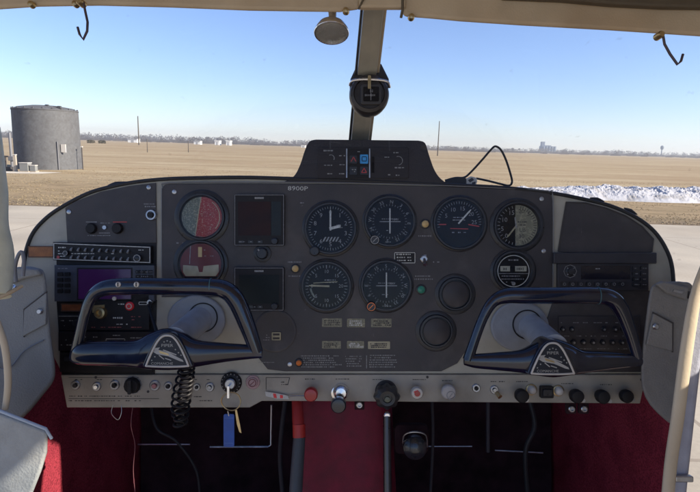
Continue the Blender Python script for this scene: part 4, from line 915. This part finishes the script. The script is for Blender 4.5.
o = bpy.data.objects.new('right_sun_mask', me); col.objects.link(o); o.matrix_world = CAM; o['label'] = 'unseen cream cabin side blocking the sun, holes shaped for sunlit patches'; o['category'] = 'cabin side'
for sg, nm in ((1, 'right'), (-1, 'left')):
    quadmesh('fuselage_sun_blocker', nm + ' fuselage side wall, unseen, added to keep sun out of the footwell', 'fuselage side', [[(sg * .60, -.8, 1.02 if sg > 0 else .88), (sg * .60, -.10, 1.02 if sg > 0 else .88), (sg * .60, -.12, 1.4), (sg * .60, -.8, 1.4)]], CREAM, .004)  # unseen side walls added to keep sun off the firewall
def fpost(p, q, w0, w1, th):   # tapered bar between two camera-frame points
    return [(p[0], p[1])]
# centre post
k = Thing('centre_post', 'grey metal windshield centre post leaning down to the dashboard', 'post', 366, 70, .80)
PT = Vector(((375.5 - 350) / F * .60, (246 + 8) / F * .60, -.60)); PB = Vector(((358 - 350) / F * 1.0, (246 - 160) / F * 1.0, -1.0))
C0 = Vector(((366 - 350) / F * .80, (246 - 70) / F * .80, -.80))
def postpart(name, m_, xo0, xo1, zo, thk):
    vs = []
    for (P, wpx, dd) in ((PT, 27, .60), (PB, 22, 1.0)):
        w = wpx / F * dd
        for (a, b) in ((xo0, 0), (xo1, 0), (xo1, -thk), (xo0, -thk)):
            vs.append(tuple(P - C0 + Vector((a * w, zo + b * .6, zo + b))))
    me = bpy.data.meshes.new(name); me.from_pydata(vs, [], [(0, 1, 2, 3), (7, 6, 5, 4), (0, 4, 5, 1), (1, 5, 6, 2), (2, 6, 7, 3), (3, 7, 4, 0)]); me.materials.append(m_); me.validate()
    o = bpy.data.objects.new(name, me); col.objects.link(o); o.parent = k.root
    b = o.modifiers.new('bevel', 'BEVEL'); b.width = .0012; b.segments = 2
    return o
POSTM = mat('post_olive', (.42, .40, .33), .5, var=.12, scale=30, bump=.1)
postpart('post_core', POSTM, -.40, .37, 0, .012)
postpart('side_strip', STEEL, -.46, -.39, .003, .006); postpart('side_strip', CREAM, .38, .5, .002, .006); postpart('seal', RUBBER, -.52, -.46, -.002, .01)
for f in (.14, .72):
    c = PT.lerp(PB, f) - C0
    q = MB(0, 0, 1); q.v = []; q.lathe(0, 0, [(.0026, .0), (.0026, .002), (0, .0025)], 14)
    o = q.build('screw', RUBBER, k.root); o.location = c + Vector((0, 0, .0005))

# compass
k = Thing('magnetic_compass', 'round black magnetic compass hung on the centre post', 'compass', 369, 94, .74)
k.mb().lathe(369, 95.5, [(15, -.03), (18.5, -.02), (19.8, -.004), (19.8, .006), (18.6, .010), (15.5, .012), (14.6, .009), (0, .009)], 48).build('housing', mat('compass_black', (.03, .026, .026), .4, var=.2), k.root)
k.mb().rr(360.5, 87, 381, 107, 2.5, .009, .0135).build('window_frame', mat('compass_frame', (.045, .042, .042), .45), k.root, bevel=.001)
k.mb().rr(363, 89.5, 378.5, 104, 1.2, .0135, .014).build('window', FACE, k.root)
m = k.mb(); m.ticks(370.5, 97, 0, 0, 0, 1, 0); m.dashes(364.5, 98, 377, 1, 2, 2.4, .0143, 1, .5, .8); m.line(370.5, 91, 370.5, 103, .6, .0143); m.text('N', 371, 94, 3, .0143); m.build('card', DIM, k.root, smooth=False)
k.mb().prism([(357, 64), (363, 74), (376, 74), (381, 62), (385, 70), (389, 78), (389.5, 86), (349.5, 86), (350.5, 78)], -.025, -.002).build('shroud', mat('shroud_black', (.03, .027, .027), .55), k.root, bevel=.002)
k.mb().tube([(350, 86, .003), (352, 83, .010), (362, 82, .012), (378, 82.5, .012), (387, 84, .010), (389.5, 88, .003)], 1.3, 10, smooth=4).build('chrome_band', CHROME, k.root)
k.mb().rr(367.5, 79, 370.5, 92, .8, .010, .016).build('adjuster', BRASS, k.root)
# lamp on the header
k = Thing('map_lamp', 'small chrome dish lamp hanging under the header left of the post', 'lamp', 331.5, 31, .57)
Mt = Matrix.Rotation(R(73), 3, 'X')
k.mb().lathe(331.5, 32.5, [(4, -.014), (9, -.012), (14, -.008), (17, -.002), (17.6, .0005), (17.2, .0015), (16.4, .0012), (15.8, -.001)], 48, Mt).build('dish', CHROME, k.root)
k.mb().lathe(331.5, 32.5, [(16.4, -.0006), (15.5, .0002), (8, .0014), (0, .0018)], 48, Mt).build('lens', mat('lamp_lens', (.33, .33, .31), .3, .3, bump=.3, bscale=700), k.root)
k.mb().tube([(332, 4, -.010), (332, 14, -.010), (332, 20, -.009), (332, 26, -.010)], [4.5, 4.0, 5, 8], 18).build('neck', CHROME, k.root)
# hooks
def hook(label, pts):
    k = Thing('wire_hook', label, 'hook', pts[0][0], pts[0][1], .53)
    k.mb().tube([(x, y, 0) for x, y in pts], 1.3, 8).build('wire', mat('hook_wire', (.09, .07, .08), .4, .5), k.root)
    k.mb().lathe(pts[0][0] - 3, pts[0][1], [(3.6, -.006), (3.6, .002), (2.6, .004), (0, .004)], 16).build('mount', BRASS, k.root)
hook('bent wire hook hanging from the header at the left', [(83.5, 2), (85, 10), (87.6, 22), (87.2, 31), (83.2, 39.5), (79.5, 34), (77.6, 27)])
hook('bent wire hook hanging from the header at the right', [(663, 35), (664.5, 44), (670, 54), (677.5, 64.5), (681, 61), (683, 54)])

# glareshield
def gl(u, v):
    i = u * (len(arc) - 1); a_, b_ = arc[int(i)], arc[min(int(i) + 1, len(arc) - 1)]; f_ = i - int(i)
    x, y = a_[0] * (1 - f_) + b_[0] * f_, a_[1] * (1 - f_) + b_[1] * f_
    return ((x - 350) * D / F * (1 - .02 * v), (246 - y) * D / F - .004 - .12 * v, -D - .006 - .46 * v * (1 - .6 * abs(u - .5) * 2))
lab(gridsurf('glareshield', gl, 60, 6, mat('glareshield_black', (.035, .033, .035), .75, bump=.4), CAM, .004), 'matt black glareshield sloping away behind the curved panel top', 'glareshield')
for (x0, y0, x1, y1) in ((590, 198, 604, 201.5), (624, 208, 637, 214.5)):
    k = Thing('edge_clip', {590: 'longer black clip on the right curve of panel top', 624: 'shorter black clip lower down the right panel curve'}[x0], 'clip', x0, y0, D + .004, mesh=True)
    k.solo(k.mb().tube([(x0, y0, 0), ((x0 + x1) / 2, (y0 + y1) / 2 - .6, 0), (x1, y1, 0)], [.6, 1.9, .6], 10, smooth=3), RUBBER)
k = Thing('edge_clip', 'flat black clip on the left curve of the panel top', 'clip', 115, 184, D + .004, mesh=True)
k.solo(k.mb().tube([(108, 185.5, 0), (116, 183.2, 0), (128, 182, 0)], [.6, 1.6, .6], 10, smooth=3), RUBBER)
# windshield
def pane(x0, x1):
    def f(u, v):
        X = x0 + (x1 - x0) * u; c = 1 - (X / .66) ** 2
        top = Vector((X * .80 + .012 * (1 - v), .262, -(.50 + .10 * c))); bot = Vector((X, -.16, -(.86 + .36 * c)))
        p = top.lerp(bot, v); p += Vector((0, .03, -.03)) * math.sin(PI * v); return tuple(p)
    return f
lab(gridsurf('windshield', pane(-.66, .018), 20, 12, WIND, CAM), 'left clear windshield pane', 'windshield pane')
lab(gridsurf('windshield', pane(.028, .66), 20, 12, WIND, CAM), 'right clear windshield pane', 'windshield pane')
# cable on the glareshield
k = Thing('loose_cable', 'black cable looped up above the dashboard edge', 'cable', 490, 170, .93, mesh=True)
k.solo(k.mb().tube([(445, 180.5, 0), (455, 178, .002), (464, 177.5, .002), (471, 172, 0), (482, 160, 0), (492, 148.5, 0), (496, 146.4, 0), (501, 150, 0), (506, 160, 0), (510.5, 174, 0), (512, 182, 0), (509, 185.5, 0), (500, 184, .002), (488, 181, .002), (476, 178.5, .002)], 1.05, 10, smooth=5), RUBBER)
k = Thing('black_pouch', 'small black soft pouch lying at the cable end on the dashboard', 'pouch', 455, 180, .90, mesh=True)
k.solo(k.mb().prism(spline([(442, 185), (447, 180), (456, 177.6), (464, 177.2), (467, 180), (467, 186)], 4), -.03, 0), RUBBER, bevel=.003)
k = Thing('crumpled_tag', 'small crumpled white and black tag on the dashboard cable', 'tag', 472, 180, .90)
k.mb().prism([(465, 184), (466, 178.5), (471, 176.2), (476, 177.5), (477.5, 181), (476, 185)], -.004, 0).build('tag_body', LAMPW, k.root, bevel=.001)
m = k.mb(); m.prism([(468, 180), (472, 177.8), (474, 180), (470, 182.4)], 0, .001); m.prism([(472, 182.5), (475.5, 181.5), (475, 184), (472, 184.4)], 0, .001); m.build('black_patch', INK, k.root)

# ================================================================= OUTSIDE
def ray(px, py):
    return (CAM.to_3x3() @ Vector(((px - 350) / F, (246 - py) / F, -1)))
def ground_at(px, Y):      # world x so that the column shows at px when standing at distance Y on the ground
    lo, hi = 100, 400
    for _ in range(40):
        mid = (lo + hi) / 2; r_ = ray(px, mid)
        if r_.z >= -1e-6: lo = mid; continue
        if r_.y * EYE / -r_.z > Y: lo = mid
        else: hi = mid
    r_ = ray(px, hi); return r_.x * Y / r_.y
def height_at(px, py, Y):
    r_ = ray(px, py); return EYE + r_.z * Y / r_.y
def wmesh(name, vs, fs, m_, smooth=False, parent=None):
    me = bpy.data.meshes.new(name); me.from_pydata(vs, [], fs); me.validate(); me.materials.append(m_)
    if smooth: me.shade_smooth(); me.set_sharp_from_angle(angle=R(40))
    o = bpy.data.objects.new(name, me); col.objects.link(o)
    if parent: o.parent = parent
    return o

def gmat():
    m = bpy.data.materials.new('dry_field'); m.use_nodes = True; nt = m.node_tree; N = nt.nodes; L = nt.links; b = N['Principled BSDF']
    b.inputs['Roughness'].default_value = .95; b.inputs['Specular IOR Level'].default_value = .1
    g = N.new('ShaderNodeNewGeometry'); sp = N.new('ShaderNodeSeparateXYZ'); L.new(g.outputs['Position'], sp.inputs[0])
    def nz(scale, vec, det=6, rough=.6):
        mp = N.new('ShaderNodeMapping'); mp.inputs['Scale'].default_value = vec; L.new(g.outputs['Position'], mp.inputs[0])
        n = N.new('ShaderNodeTexNoise'); n.inputs['Scale'].default_value = scale; n.inputs['Detail'].default_value = det; n.inputs['Roughness'].default_value = rough; L.new(mp.outputs[0], n.inputs['Vector']); return n.outputs['Fac']
    def mr(v, a, b_, c=0, d=1):
        r = N.new('ShaderNodeMapRange'); r.inputs['From Min'].default_value = a; r.inputs['From Max'].default_value = b_; r.inputs['To Min'].default_value = c; r.inputs['To Max'].default_value = d; L.new(v, r.inputs['Value']); return r.outputs['Result']
    def mix(f, a, b_):
        x = N.new('ShaderNodeMix'); x.data_type = 'RGBA'
        if isinstance(f, float): x.inputs['Factor'].default_value = f
        else: L.new(f, x.inputs['Factor'])
        for s_, v in (('A', a), ('B', b_)):
            if isinstance(v, tuple): x.inputs[s_].default_value = (*v, 1)
            else: L.new(v, x.inputs[s_])
        return x.outputs['Result']
    tan = mix(mr(nz(1, (.02, .12, 1)), .35, .65), (.40, .315, .20), (.345, .265, .16))
    tan = mix(mr(nz(1, (.008, .05, 1)), .40, .70), tan, (.47, .38, .24))
    tan = mix(mr(nz(2.5, (1, 1, 1)), .5, .7, 0, .35), tan, (.20, .14, .07))
    tan = mix(mr(nz(1, (.012, .22, 1), 8, .65), .47, .62, 0, .55), tan, (.27, .19, .105))
    tan = mix(mr(nz(.6, (.15, 1, 1), 8, .7), .5, .66, 0, .45), tan, (.55, .46, .31))
    tan = mix(mr(nz(.05, (1, 1.5, 1), 6, .6), .48, .6, 0, .5), tan, (.30, .205, .12))
    tan = mix(mr(nz(.9, (1, 1.4, 1), 8, .75), .5, .7, 0, .5), tan, (.25, .18, .10))
    verge = mix(mr(nz(1.2, (.5, 1, 1), 8, .7), .42, .62), (.33, .245, .145), (.22, .165, .095))
    verge = mix(mr(nz(9, (1, 1.6, 1), 4), .5, .68, 0, .45), verge, (.36, .29, .18))
    wob = N.new('ShaderNodeMath'); wob.operation = 'MULTIPLY_ADD'; L.new(nz(.5, (1, 1, 1)), wob.inputs[0]); wob.inputs[1].default_value = 6; L.new(sp.outputs['Y'], wob.inputs[2])
    c = mix(mr(wob.outputs[0], 24, 32), verge, tan)
    c = mix(mr(wob.outputs[0], 17.0, 19.5, 1, 0), c, mix(mr(nz(6, (.6, 1, 1)), .4, .6), (.22, .17, .12), (.15, .11, .07)))
    L.new(c, b.inputs['Base Color'])
    bp = N.new('ShaderNodeBump'); bp.inputs['Strength'].default_value = .6; bp.inputs['Distance'].default_value = .05; L.new(nz(8, (1, 1, 1), 8), bp.inputs['Height']); L.new(bp.outputs[0], b.inputs['Normal'])
    return m
S = 9000
o = wmesh('ground', [(-2590, -55, 0), (2590, -55, 0), (2590, 2390, 0), (-2590, 2390, 0)], [(0, 1, 2, 3)], gmat()); o['kind'] = 'structure'; o['label'] = 'flat dry tan airfield grassland reaching the horizon'; o['category'] = 'ground'
def cmat():
    m = mat('concrete', (.44, .385, .30), .85, var=.10, scale=.6, c2=(.37, .315, .24), c2scale=.35)
    nt = m.node_tree; N = nt.nodes; L = nt.links; b = N['Principled BSDF']; src = b.inputs['Base Color'].links[0].from_socket
    g = N.new('ShaderNodeNewGeometry'); sp = N.new('ShaderNodeSeparateXYZ'); L.new(g.outputs['Position'], sp.inputs[0])
    acc = None
    for ax in ('X', 'Y'):
        ad = N.new('ShaderNodeMath'); ad.operation = 'ADD'; ad.inputs[1].default_value = 1000 + (1.1 if ax == 'X' else 0.55); L.new(sp.outputs[ax], ad.inputs[0])
        md = N.new('ShaderNodeMath'); md.operation = 'MODULO'; md.inputs[1].default_value = 4.5; L.new(ad.outputs[0], md.inputs[0])
        lt = N.new('ShaderNodeMath'); lt.operation = 'LESS_THAN'; lt.inputs[1].default_value = .035; L.new(md.outputs[0], lt.inputs[0])
        if acc is None: acc = lt
        else:
            mx = N.new('ShaderNodeMath'); mx.operation = 'MAXIMUM'; L.new(acc.outputs[0], mx.inputs[0]); L.new(lt.outputs[0], mx.inputs[1]); acc = mx
    x = N.new('ShaderNodeMix'); x.data_type = 'RGBA'; x.inputs['B'].default_value = (.30, .25, .19, 1); L.new(acc.outputs[0], x.inputs['Factor']); L.new(src, x.inputs['A'])
    # fine speckle
    n = N.new('ShaderNodeTexNoise'); n.inputs['Scale'].default_value = 30; n.inputs['Detail'].default_value = 4; L.new(g.outputs['Position'], n.inputs['Vector'])
    r = N.new('ShaderNodeMapRange'); r.inputs['From Min'].default_value = .3; r.inputs['From Max'].default_value = .7; r.inputs['To Min'].default_value = .92; r.inputs['To Max'].default_value = 1.05; L.new(n.outputs['Fac'], r.inputs['Value'])
    sc2 = N.new('ShaderNodeVectorMath'); sc2.operation = 'SCALE'; L.new(x.outputs['Result'], sc2.inputs[0]); L.new(r.outputs['Result'], sc2.inputs['Scale'])
    L.new(sc2.outputs['Vector'], b.inputs['Base Color']); return m
pts = [(-300, -54), (300, -54)] + [(x, 14.2 + .12 * noise.noise(Vector((x * .7, 0, 0)))) for x in [300 - i * 1.0 for i in range(601)]]
o = wmesh('apron', [(x, y, .004) for x, y in pts], [tuple(range(len(pts)))], cmat()); o['kind'] = 'structure'; o['label'] = 'pale concrete parking apron around the aircraft'; o['category'] = 'pavement'

# snow bank
def snow():
    x0 = ground_at(496, 22.5); nx, ny = 520, 44; vs = []; fs = []
    for j in range(ny + 1):
        for i in range(nx + 1):
            u, v = i / nx, j / ny; x = x0 + u * 26; y = 21.2 + v * 3.2 + .5 * noise.noise(Vector((x * .3, 5, 0)))
            env = math.sin(PI * v) ** .7 * min(1, u * 20) ** .5 * (.34 + .14 * min(1, max(0, (x - x0 - 2.0) / 2.6)))
            n1 = noise.noise(Vector((x * 1.6, y * 1.6, 1))); n2 = noise.noise(Vector((x * 5, y * 5, 2))); n3 = noise.noise(Vector((x * 13, y * 13, 3)))
            h = env * (1.10 + .32 * n1 - .28 * abs(n2) - .09 * abs(n3)) - .02
            vs.append((x, y, h))
    for j in range(ny):
        for i in range(nx): a = j * (nx + 1) + i; fs.append((a, a + 1, a + nx + 2, a + nx + 1))
    o = wmesh('snow_bank', vs, fs, mat('snow', (.43, .43, .45), .8, var=.08, scale=4, bump=.0, c2=(.27, .25, .23), c2scale=2.2, c2lo=.50, c2hi=.70)); o['kind'] = 'structure'; o['label'] = 'ridge of ploughed dirty snow along the apron at right'; o['category'] = 'snow bank'
snow()
# grass tufts
def tufts():
    vs = []; fs = []
    for _ in range(40000):
        y = 14.4 + random.random() ** 1.6 * 22; x = random.uniform(-1, 1) * (y * .72 + 2)
        if noise.noise(Vector((x * .6, y * .6, 0))) < -.15: continue
        h = random.uniform(.008, .03); w = random.uniform(.006, .022); a = random.random() * 3.14; dx, dy = math.cos(a) * w, math.sin(a) * w
        o = len(vs); lx, ly = random.uniform(-.05, .05), random.uniform(-.05, .05)
        vs += [(x - dx, y - dy, 0), (x + dx, y + dy, 0), (x + lx, y + ly, h)]; fs.append((o, o + 1, o + 2))
    o = wmesh('dry_grass', vs, fs, mat('straw', (.30, .23, .13), .9, c2=(.22, .18, .10), c2scale=.8)); o['kind'] = 'stuff'; o['label'] = 'short dry grass tufts on the verge beyond the apron'; o['category'] = 'grass'
tufts()

class W:      # world builder on MB in metres
    def __init__(s, name, label, cat, x, y, group=None, z=0):
        s.root = bpy.data.objects.new(name, None); col.objects.link(s.root); s.root.location = (x, y, z); s.root['label'] = label; s.root['category'] = cat
        if group: s.root['group'] = group
    def lathe(s, name, prof, m_, n=32, at=(0, 0)):
        vs = [(at[0] + r * math.cos(2 * PI * k / n), at[1] + r * math.sin(2 * PI * k / n), z) for r, z in prof for k in range(n)]
        fs = [(j * n + k, j * n + (k + 1) % n, (j + 1) * n + (k + 1) % n, (j + 1) * n + k) for j in range(len(prof) - 1) for k in range(n)] + [tuple(range(n))[::-1], tuple(range((len(prof) - 1) * n, len(prof) * n))]
        return wmesh(name, vs, fs, m_, True, s.root)
    def box(s, name, b, m_, bevel=0):
        x0, y0, z0, x1, y1, z1 = b
        o = wmesh(name, [(x0, y0, z0), (x1, y0, z0), (x1, y1, z0), (x0, y1, z0), (x0, y0, z1), (x1, y0, z1), (x1, y1, z1), (x0, y1, z1)], [(3, 2, 1, 0), (4, 5, 6, 7), (0, 1, 5, 4), (1, 2, 6, 5), (2, 3, 7, 6), (3, 0, 4, 7)], m_, False, s.root)
        if bevel: bb = o.modifiers.new('b', 'BEVEL'); bb.width = bevel; bb.segments = 2
        return o
TY = 30.5
tr = (ground_at(78.5, TY + 1.9) - ground_at(11.5, TY + 1.9)) / 2 * .87; tx = ground_at(49.5, TY + tr); th = height_at(45, 108.5, TY)
TANKM = mat('tank_grey', (.105, .107, .112), .75, var=.18, scale=9, c2=(.092, .092, .095), c2scale=3, bump=.3, bscale=14)
w = W('storage_tank', 'large round dark grey storage tank with domed lid beyond the apron', 'tank', tx, TY + tr)
w.lathe('tank_wall', [(tr * 1.01, 0), (tr * .99, th - .06), (tr * 1.005, th - .05), (tr * 1.005, th)], TANKM, 64)
w.lathe('lid', [(tr * 1.0, th + .002), (tr * .82, th + .14), (tr * .4, th + .25), (.1, th + .28)], TANKM, 48)
for k_ in range(22):
    a_ = 2 * PI * k_ / 22; w.box('lid_lug', (tr * .97 * math.cos(a_) - .03, tr * .97 * math.sin(a_) - .03, th, tr * .97 * math.cos(a_) + .03, tr * .97 * math.sin(a_) + .03, th + .09), TANKM)
for (a_, hgt) in ((.35, .22), (.75, .16), (.62, .12)): w.box('lid_fitting', (tr * a_ - .08, -tr * .55, th + .02, tr * a_ + .08, -tr * .55 + .15, th + hgt + .05), mat('fitting_dark', (.06, .06, .065), .6))
w.box('white_label', (tr * .79, -tr * .66, 1.0, tr * .79 + .26, -tr * .62, 1.45), LAMPW)
w.lathe('drain_pipe', [(.035, 0), (.035, 1.6)], mat('pipe_grey', (.16, .16, .17), .5), 10, (tr * .72, -tr * .73))
w = W('white_post', 'short pale post at the left foot of the grey tank', 'post', ground_at(16, 28.5), 28.5)
w.box('post', (-.06, -.06, 0, .06, .06, .85), mat('pale_wood', (.36, .31, .25), .8)); w.box('cap', (-.075, -.075, .85, .075, .075, .89), LAMPW)
w = W('vent_pipe', 'dark upright pipe with bent top at left side of tank', 'pipe', ground_at(12.5, 29.6), 29.6)
w.lathe('pipe', [(.07, 0), (.07, 1.9), (.05, 2.0)], mat('pipe_grey', (.16, .16, .17), .5), 12); w.box('valve', (-.14, -.1, .5, .14, .1, .75), mat('pipe_grey', (.16, .16, .17), .5), .02)
for (x, lb, s_) in ((26, 'larger grey pump box in front of the tank', .36), (34, 'smaller grey box right of the pump box by the tank', .24)):
    w = W('pump_box', lb, 'utility box', ground_at(x, 28.4), 28.4)
    w.box('case', (-s_ * .6, -s_ * .5, .06, s_ * .6, s_ * .5, s_ + .1), mat('box_grey', (.20, .20, .19), .6), .01); w.box('footing', (-s_ * .75, -s_ * .65, 0, s_ * .75, s_ * .65, .06), mat('pale_wood', (.5, .44, .36), .8)); w.box('lid', (-s_ * .65, -s_ * .55, s_ + .1, s_ * .65, s_ * .55, s_ + .13), LAMPW)
w = W('dark_valve', 'dark valve stand at the far left before the tank', 'valve', ground_at(6.5, 28.8), 28.8)
w.lathe('stem', [(.04, 0), (.04, .75)], INK, 10); w.box('wheel', (-.16, -.03, .72, .16, .03, .80), INK); w.box('base', (-.3, -.15, 0, .3, .15, .22), INK, .02)
o = wmesh('gravel_path', [(ground_at(-40, 26.4), 26.4, .008), (ground_at(40, 27.2), 27.2, .008), (ground_at(62, 28.6), 28.6, .008), (ground_at(40, 28.8), 28.8, .008), (ground_at(-40, 27.6), 27.6, .008)], [(0, 1, 2, 3, 4)], mat('pale_gravel', (.60, .54, .44), .9, var=.15, scale=6)); o['kind'] = 'structure'; o['label'] = 'pale gravel strip in front of the tank'; o['category'] = 'path'
w = W('marker_pole', 'thin dark marker pole just right of the tank', 'pole', ground_at(83, 32), 32)
w.lathe('pole', [(.03, 0), (.03, 1.3)], INK, 8); w.box('cap', (-.05, -.05, 1.3, .05, .05, 1.36), LAMPW)
# poles
POLEM = mat('pole_wood', (.10, .085, .07), .8)
def pole(label, px, top, Y, r, arm=True):
    x = ground_at(px, Y); h = height_at(px, top, Y); w = W('utility_pole', label, 'utility pole', x, Y)
    w.lathe('post', [(r * 1.2, 0), (r * .8, h)], POLEM, 10)
    if arm: w.box('crossarm', (-h * .08, -.08, h * .93, h * .08, .08, h * .93 + h * .012), POLEM)
pole('tall thin pole on the field right of the tank', 139, 116, 210, .22, False)
pole('tall thin pole right of the dashboard pod', 437.5, 121, 150, .13, False)
pole('short post in the field right of the tank', 147.5, 139, 85, .06, False)
pole('short dark post left of centre in the field', 188.5, 141, 95, .07, False)
# far buildings
WB = mat('white_metal', (.75, .75, .73), .5); RFM = mat('grey_roof', (.35, .35, .36), .6)
for (px, wpx, top, Y, lb) in ((134, 9, 137.8, 420, 'low white shed below the tall pole'), (198, 6, 139.8, 420, 'small white shed, left one of three'), (218, 4.5, 139.6, 420, 'narrow white shed, middle one of three'), (229, 4, 139.6, 420, 'tall white shed, right one of three'), (303.5, 4, 145, 420, 'tiny white hut beside the dashboard pod')):
    x = ground_at(px, Y); hw = wpx * Y / F / 2; h = max(1.8, height_at(px, top + .9, Y)); w = W('white_shed', lb, 'shed', x, Y)
    w.box('wall', (-hw, -3, 0, hw, 3, h * .8), WB); w.box('roof', (-hw - .2, -3.3, h * .8, hw + .2, 3.3, h), RFM if wpx > 5 else WB)
    w.box('door', (-hw * .3, -3.05, 0, hw * .3, -3, h * .6), RFM)
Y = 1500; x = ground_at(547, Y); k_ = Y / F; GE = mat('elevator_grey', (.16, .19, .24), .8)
w = W('grain_elevator', 'distant grey grain elevator with a tall head house', 'grain elevator', x, Y)
h0 = height_at(547, 146.2, Y); h1 = height_at(541, 141.6, Y)
w.box('silo_block', (-7 * k_, -10, 0, 7 * k_, 10, h0), GE); w.box('head_house', (-6.5 * k_, -6, h0, -3.6 * k_, 6, h1), GE); w.box('gallery', (-3.6 * k_, -4, h0, 3 * k_, 4, h0 + 2.5), GE)
for i in range(5): w.lathe('silo', [(1.5 * k_, 0), (1.5 * k_, h0 * .96)], GE, 16, (-5.4 * k_ + i * 2.7 * k_, -12))
Y = 1300; x = ground_at(661, Y); h = height_at(661, 145.5, Y); k_ = Y / F
w = W('water_tower', 'distant slim water tower on the right horizon', 'water tower', x, Y)
w.lathe('column', [(.7 * k_, 0), (.45 * k_, h * .6)], GE, 14); w.lathe('tank_bowl', [(.5 * k_, h * .6), (1.5 * k_, h * .72), (1.6 * k_, h * .9), (.6 * k_, h)], GE, 18)
# far tree line: bare winter trees that read as one mass
def treeline():
    vs = []; fs = []; rnd = random.Random(3)
    for i in range(1500):
        Y = rnd.uniform(700, 1700); px = rnd.uniform(-60, 760); x = ground_at(px, Y)
        den = .5 + .5 * noise.noise(Vector((px * .02, Y * .002, 0)))
        if rnd.random() > .35 + den: continue
        H = rnd.uniform(7, 13) * (.55 + .8 * den) * (Y / 1150) * (1.15 if px < 330 else .82)
        Wd = H * rnd.uniform(.6, 1.5)
        for k in range(34):
            a = rnd.random() * 6.28; rr = rnd.random() ** .6 * Wd * .5; zz = H * (.12 + .86 * rnd.random() * (1 - (rr / Wd) ** 2)); cx, cy = x + rr * math.cos(a), Y + rr * math.sin(a)
            s = H * .10 * rnd.uniform(.4, 1.2); o = len(vs)
            vs += [(cx - s, cy, zz - s * .6 * rnd.random()), (cx + s * .8, cy + rnd.uniform(-s, s), zz), (cx + rnd.uniform(-s, s) * .5, cy, zz + s * rnd.uniform(.5, 1.4))]; fs.append((o, o + 1, o + 2))
        o = len(vs); tw = H * .02; vs += [(x - tw, Y, 0), (x + tw, Y, 0), (x + tw * .4, Y, H * .8), (x - tw * .4, Y, H * .8)]; fs.append((o, o + 1, o + 2, o + 3))
        o = len(vs); vs += [(x - Wd, Y + 5, 0), (x + Wd, Y + 5, 0), (x + Wd * .8, Y + 5, H * .3), (x - Wd * .8, Y + 5, H * .35)]; fs.append((o, o + 1, o + 2, o + 3))
    o = wmesh('far_tree_line', vs, fs, mat('bare_twigs', (.15, .13, .12), .95, var=.3, scale=.02)); o['kind'] = 'stuff'; o['label'] = 'line of bare winter trees along the far horizon'; o['category'] = 'trees'
treeline()
# two round bushes in the middle distance
for (px, lb) in ((91, 'left of two dark bushes in the field behind the tank'), (102, 'right of two dark bushes in the field behind the tank')):
    Y = 230; x = ground_at(px, Y); w = W('field_bush', lb, 'bush', x, Y); vs = []; fs = []
    for k_ in range(260):
        a_ = random.random() * 6.28; rr = random.random() ** .5 * 1.6; zz = random.random() * 1.3 * math.sqrt(max(0, 1 - (rr / 2.3) ** 2)); s_ = random.uniform(.1, .28); o = len(vs)
        cx, cy = rr * math.cos(a_), rr * math.sin(a_); vs += [(cx - s_, cy, zz), (cx + s_, cy + random.uniform(-s_, s_), zz + .1), (cx, cy, zz + s_ * 1.3)]; fs.append((o, o + 1, o + 2))
    wmesh('foliage', vs, fs, mat('bush_dark', (.10, .09, .06), .9), False, w.root); w.lathe('stem', [(.12, 0), (.08, 1.0)], POLEM, 8)
# field furrow ridge: low berm line across the middle distance
random.seed(11)

# air between the field and the horizon
hm = bpy.data.materials.new('haze'); hm.use_nodes = True; N = hm.node_tree.nodes; N.remove(N['Principled BSDF'])
pv = N.new('ShaderNodeVolumePrincipled'); pv.inputs['Color'].default_value = (.86, .93, 1, 1); pv.inputs['Density'].default_value = .00028; pv.inputs['Anisotropy'].default_value = .2
hm.node_tree.links.new(pv.outputs[0], N['Material Output'].inputs['Volume'])
hx, hy0, hy1, hz = 2600, -60, 2400, 45
o = wmesh('haze', [(a * hx, b, c) for c in (-1, hz) for a, b in ((-1, hy0), (1, hy0), (1, hy1), (-1, hy1))], [(3, 2, 1, 0), (4, 5, 6, 7), (0, 1, 5, 4), (1, 2, 6, 5), (2, 3, 7, 6), (3, 0, 4, 7)], hm)
o['kind'] = 'stuff'; o['label'] = 'thin pale blue haze over the far field'; o['category'] = 'haze'
# ================================================================= LIGHT, WORLD, CAMERA
wd = bpy.data.worlds.new('World'); sc.world = wd; wd.use_nodes = True; N = wd.node_tree.nodes; L = wd.node_tree.links
sky = N.new('ShaderNodeTexSky'); sky.sky_type = 'NISHITA'; sky.sun_disc = False
sky.sun_elevation = R(SUN_EL); sky.sun_rotation = math.atan2(SD.x, SD.y); sky.air_density = 1.0; sky.dust_density = .15; sky.ozone_density = 3; sky.altitude = 300
bg = N['Background']; bg.inputs['Strength'].default_value = .082; tint = N.new('ShaderNodeMix'); tint.data_type = 'RGBA'; tint.blend_type = 'MULTIPLY'; tint.inputs['Factor'].default_value = 1; tint.inputs['B'].default_value = (.92, .91, 1.10, 1); L.new(sky.outputs[0], tint.inputs['A']); L.new(tint.outputs['Result'], bg.inputs['Color'])
sl = bpy.data.lights.new('sun', 'SUN'); sl.energy = 4.4; sl.angle = R(.5); sl.color = (1, .90, .75)
so = bpy.data.objects.new('sun', sl); col.objects.link(so); so.rotation_euler = (-SD).to_track_quat('-Z', 'Y').to_euler(); so.location = (0, 0, 20)
cam = bpy.data.cameras.new('camera'); cam.lens = 36 * F / 700; cam.sensor_width = 36; cam.clip_start = .02; cam.clip_end = 30000
co = bpy.data.objects.new('camera', cam); col.objects.link(co); co.matrix_world = CAM; sc.camera = co
sc.view_settings.view_transform = 'Standard'; sc.view_settings.look = 'None'; sc.view_settings.exposure = 1.15; sc.view_settings.gamma = 1; sc.view_settings.use_curve_mapping = False
sc.cycles.max_bounces = 8; sc.cycles.transparent_max_bounces = 16; sc.cycles.use_denoising = True; sc.cycles.sample_clamp_indirect = 6
